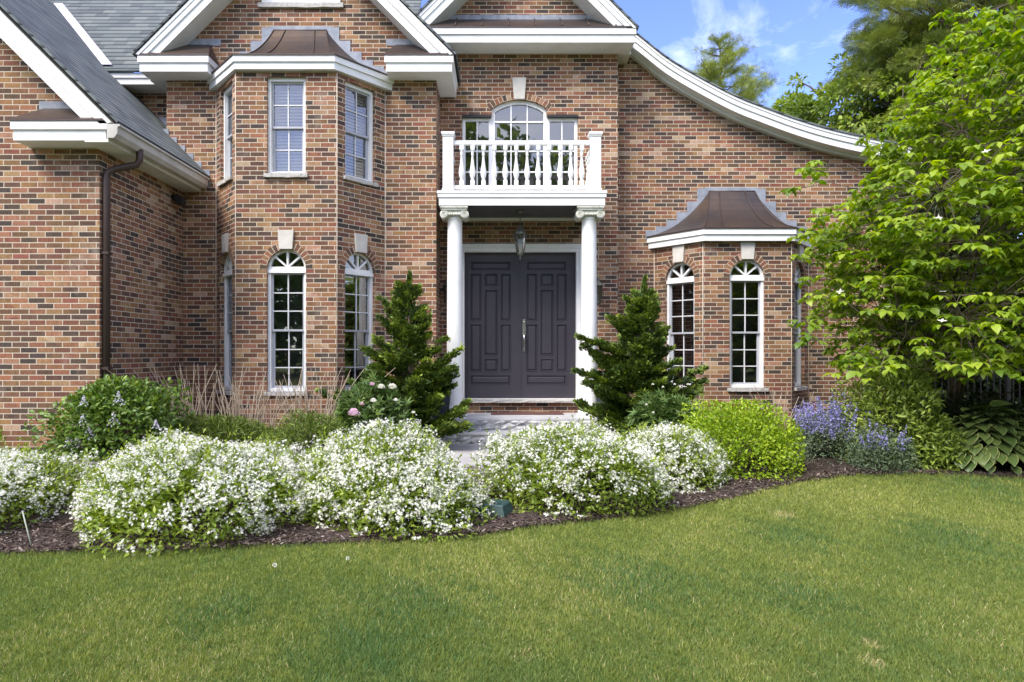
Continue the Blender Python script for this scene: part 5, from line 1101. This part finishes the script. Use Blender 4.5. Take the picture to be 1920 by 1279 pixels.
# dandelion clocks
for k, (px, py, lab) in enumerate(((515,1074,'white dandelion clock in the grass before the broadest white shrub'),(652,1060,'smaller dandelion clock in the grass nearer the bed edge'))):
    d = F*CZ/(py+6-VY); p = at(px, py, d); z0 = float(gz(p.x,p.y)); root = empty('dandelion', (p.x,p.y,z0), lab, 'flower', 'dandelion clocks'); m = MB(); m.tube([(0,0,0),(0.004,0,0.03),(0,0,0.055)], 0.0025, 5); m.build('stem', M_tuft, root)
    n = 70; D = rdir(n); scatter('seed_head', *DIAMOND, D*0.008+np.array([0,0,0.062]), D, rdir(n), 0.009 if k == 0 else 0.007, 0.004, M_flower, root)

# mulch chips
n = 60000; x = rng.uniform(-5.4, 6.6, n); y = edge(x)+rng.random(n)**1.3*2.6-0.02; P = np.stack([x, y, gz(x,y)+0.032+rng.uniform(0,0.012,n)], 1); Ln = rng.uniform(0.012,0.042,n)
T = np.stack([rng.normal(size=n), rng.normal(size=n), rng.normal(size=n)*0.22], 1)
M_chip = leafmat('bark_chip', [(0,(0.036,0.025,0.021)),(0.5,(0.095,0.069,0.056)),(0.85,(0.18,0.14,0.115)),(1,(0.38,0.33,0.28))], 0.0, rough=0.95, spec=0.1)
mc_ = scatter('mulch_chips', [(0,0.5,0),(0,-0.5,0),(1,-0.4,0.02),(1,0.4,0.05)], [(0,1,2,3)], P, T, UP[None]+rng.normal(size=(n,3))*0.35, Ln, Ln*rng.uniform(0.18,0.4,n), M_chip, tint=rng.random(n)**1.4); tag(mc_, 'loose bark chips over the planting bed', 'mulch', kind='stuff')

# grass blades
def grass():
    n = 900000; u = rng.random(n); d0_, d1_ = 2.55, 8.2; g_ = 0.15
    d = (d0_**g_ + u*(d1_**g_-d0_**g_))**(1/g_); x = rng.uniform(-1, 1, n)*(0.86*d+0.9)-0.05
    k = (d < edge(x)+0.03+rng.normal(0,0.02,n)); x, d = x[k], d[k]; n = len(x)
    f1 = np.sin(x*1.1+1.3)*np.sin(d*1.7+0.4)+0.6*np.sin(x*2.7+d*1.9)+0.4*np.sin(x*5.3-d*4.1+2)+0.3*np.sin(x*9.1+d*7.7)
    dry = np.clip(0.035+0.05*f1-0.008*(d-4), 0.008, 0.16); bare = np.zeros(n); tan = []
    for px, py, r0 in ((1468,975,0.070),(1635,1213,0.030),(1641,1247,0.034),(985,1235,0.05)):
        dd = F*CZ/(py-VY); cx = (px-VX)*dd/F; q = ((x-cx)**2+((d-dd)/1.2)**2)/r0**2; bare = np.maximum(bare, np.exp(-q*0.8)*(0.9 if px != 985 else 0.15)); dry = np.maximum(dry, np.exp(-q*0.8)*(1.1 if px != 985 else 0.3))
    for px, py, r0, am in ((760,1130,0.32,-0.9),(700,1210,0.28,-0.9),(1480,1010,0.25,-0.8),(1200,1090,0.35,-0.9),(1500,1120,0.22,-0.5),(420,1150,0.20,-0.5),(1780,1010,0.30,-0.6),(1850,930,0.35,-0.6)):
        dd = F*CZ/(py-VY); cx = (px-VX)*dd/F; tan.append((cx, dd, r0, am))
    lush = np.zeros(n)
    for cx, dd, r0, am in tan: lush = np.maximum(lush, np.exp(-((x-cx)**2+((d-dd)/1.3)**2)/r0**2*(1+0.6*np.sin(x*17+d*13))))
    k = rng.random(n) > bare; x, d, dry, lush, f1 = x[k], d[k], dry[k], lush[k], f1[k]; n = len(x); f2 = np.sin(x*23+1.7*np.sin(d*11))*np.sin(d*19+1.3*np.sin(x*13))+0.7*np.sin(x*41+d*37)*np.sin(d*29-x*17)
    z = gz(x, d)-0.004; ln = rng.uniform(0.022,0.048,n)*(1+0.35*lush)*(1+0.16*f2)*0.9; near = np.clip((edge(x)-d)/0.10, 0, 1); ln *= 1.25-0.25*near
    T = np.stack([rng.normal(0,0.5,n), rng.normal(-0.08,0.5,n), np.ones(n)], 1); Nv = rdir(n)*np.array([1,1,0.2])
    t = np.clip(0.31+0.05*np.clip(d-2.8,0,3)+0.075*f1+0.095*f2+rng.normal(0,0.14,n), 0.14, 0.80); isdry = rng.random(n) < dry; t = np.where(isdry, rng.uniform(0.86,1.0,n), t); t = np.where((~isdry) & (rng.random(n) < lush*0.6), rng.uniform(0.0,0.10,n), t)  # tree shade on the foreground put into the tint: blades darken towards the camera
    M_g = leafmat('grass_blade', [(0.0,(0.085,0.165,0.060)),(0.13,(0.112,0.172,0.048)),(0.45,(0.188,0.226,0.050)),(0.8,(0.325,0.352,0.092)),(0.86,(0.30,0.26,0.10)),(1.0,(0.56,0.48,0.27))], 0.38, rough=0.5, spec=0.3)
    o = scatter('grass', *BLADE, np.stack([x,d,z],1), T, Nv, ln, 0.0022+0.00058*d, M_g, tint=t); tag(o, 'short grass blades of the mown lawn', 'grass', kind='stuff')
grass()
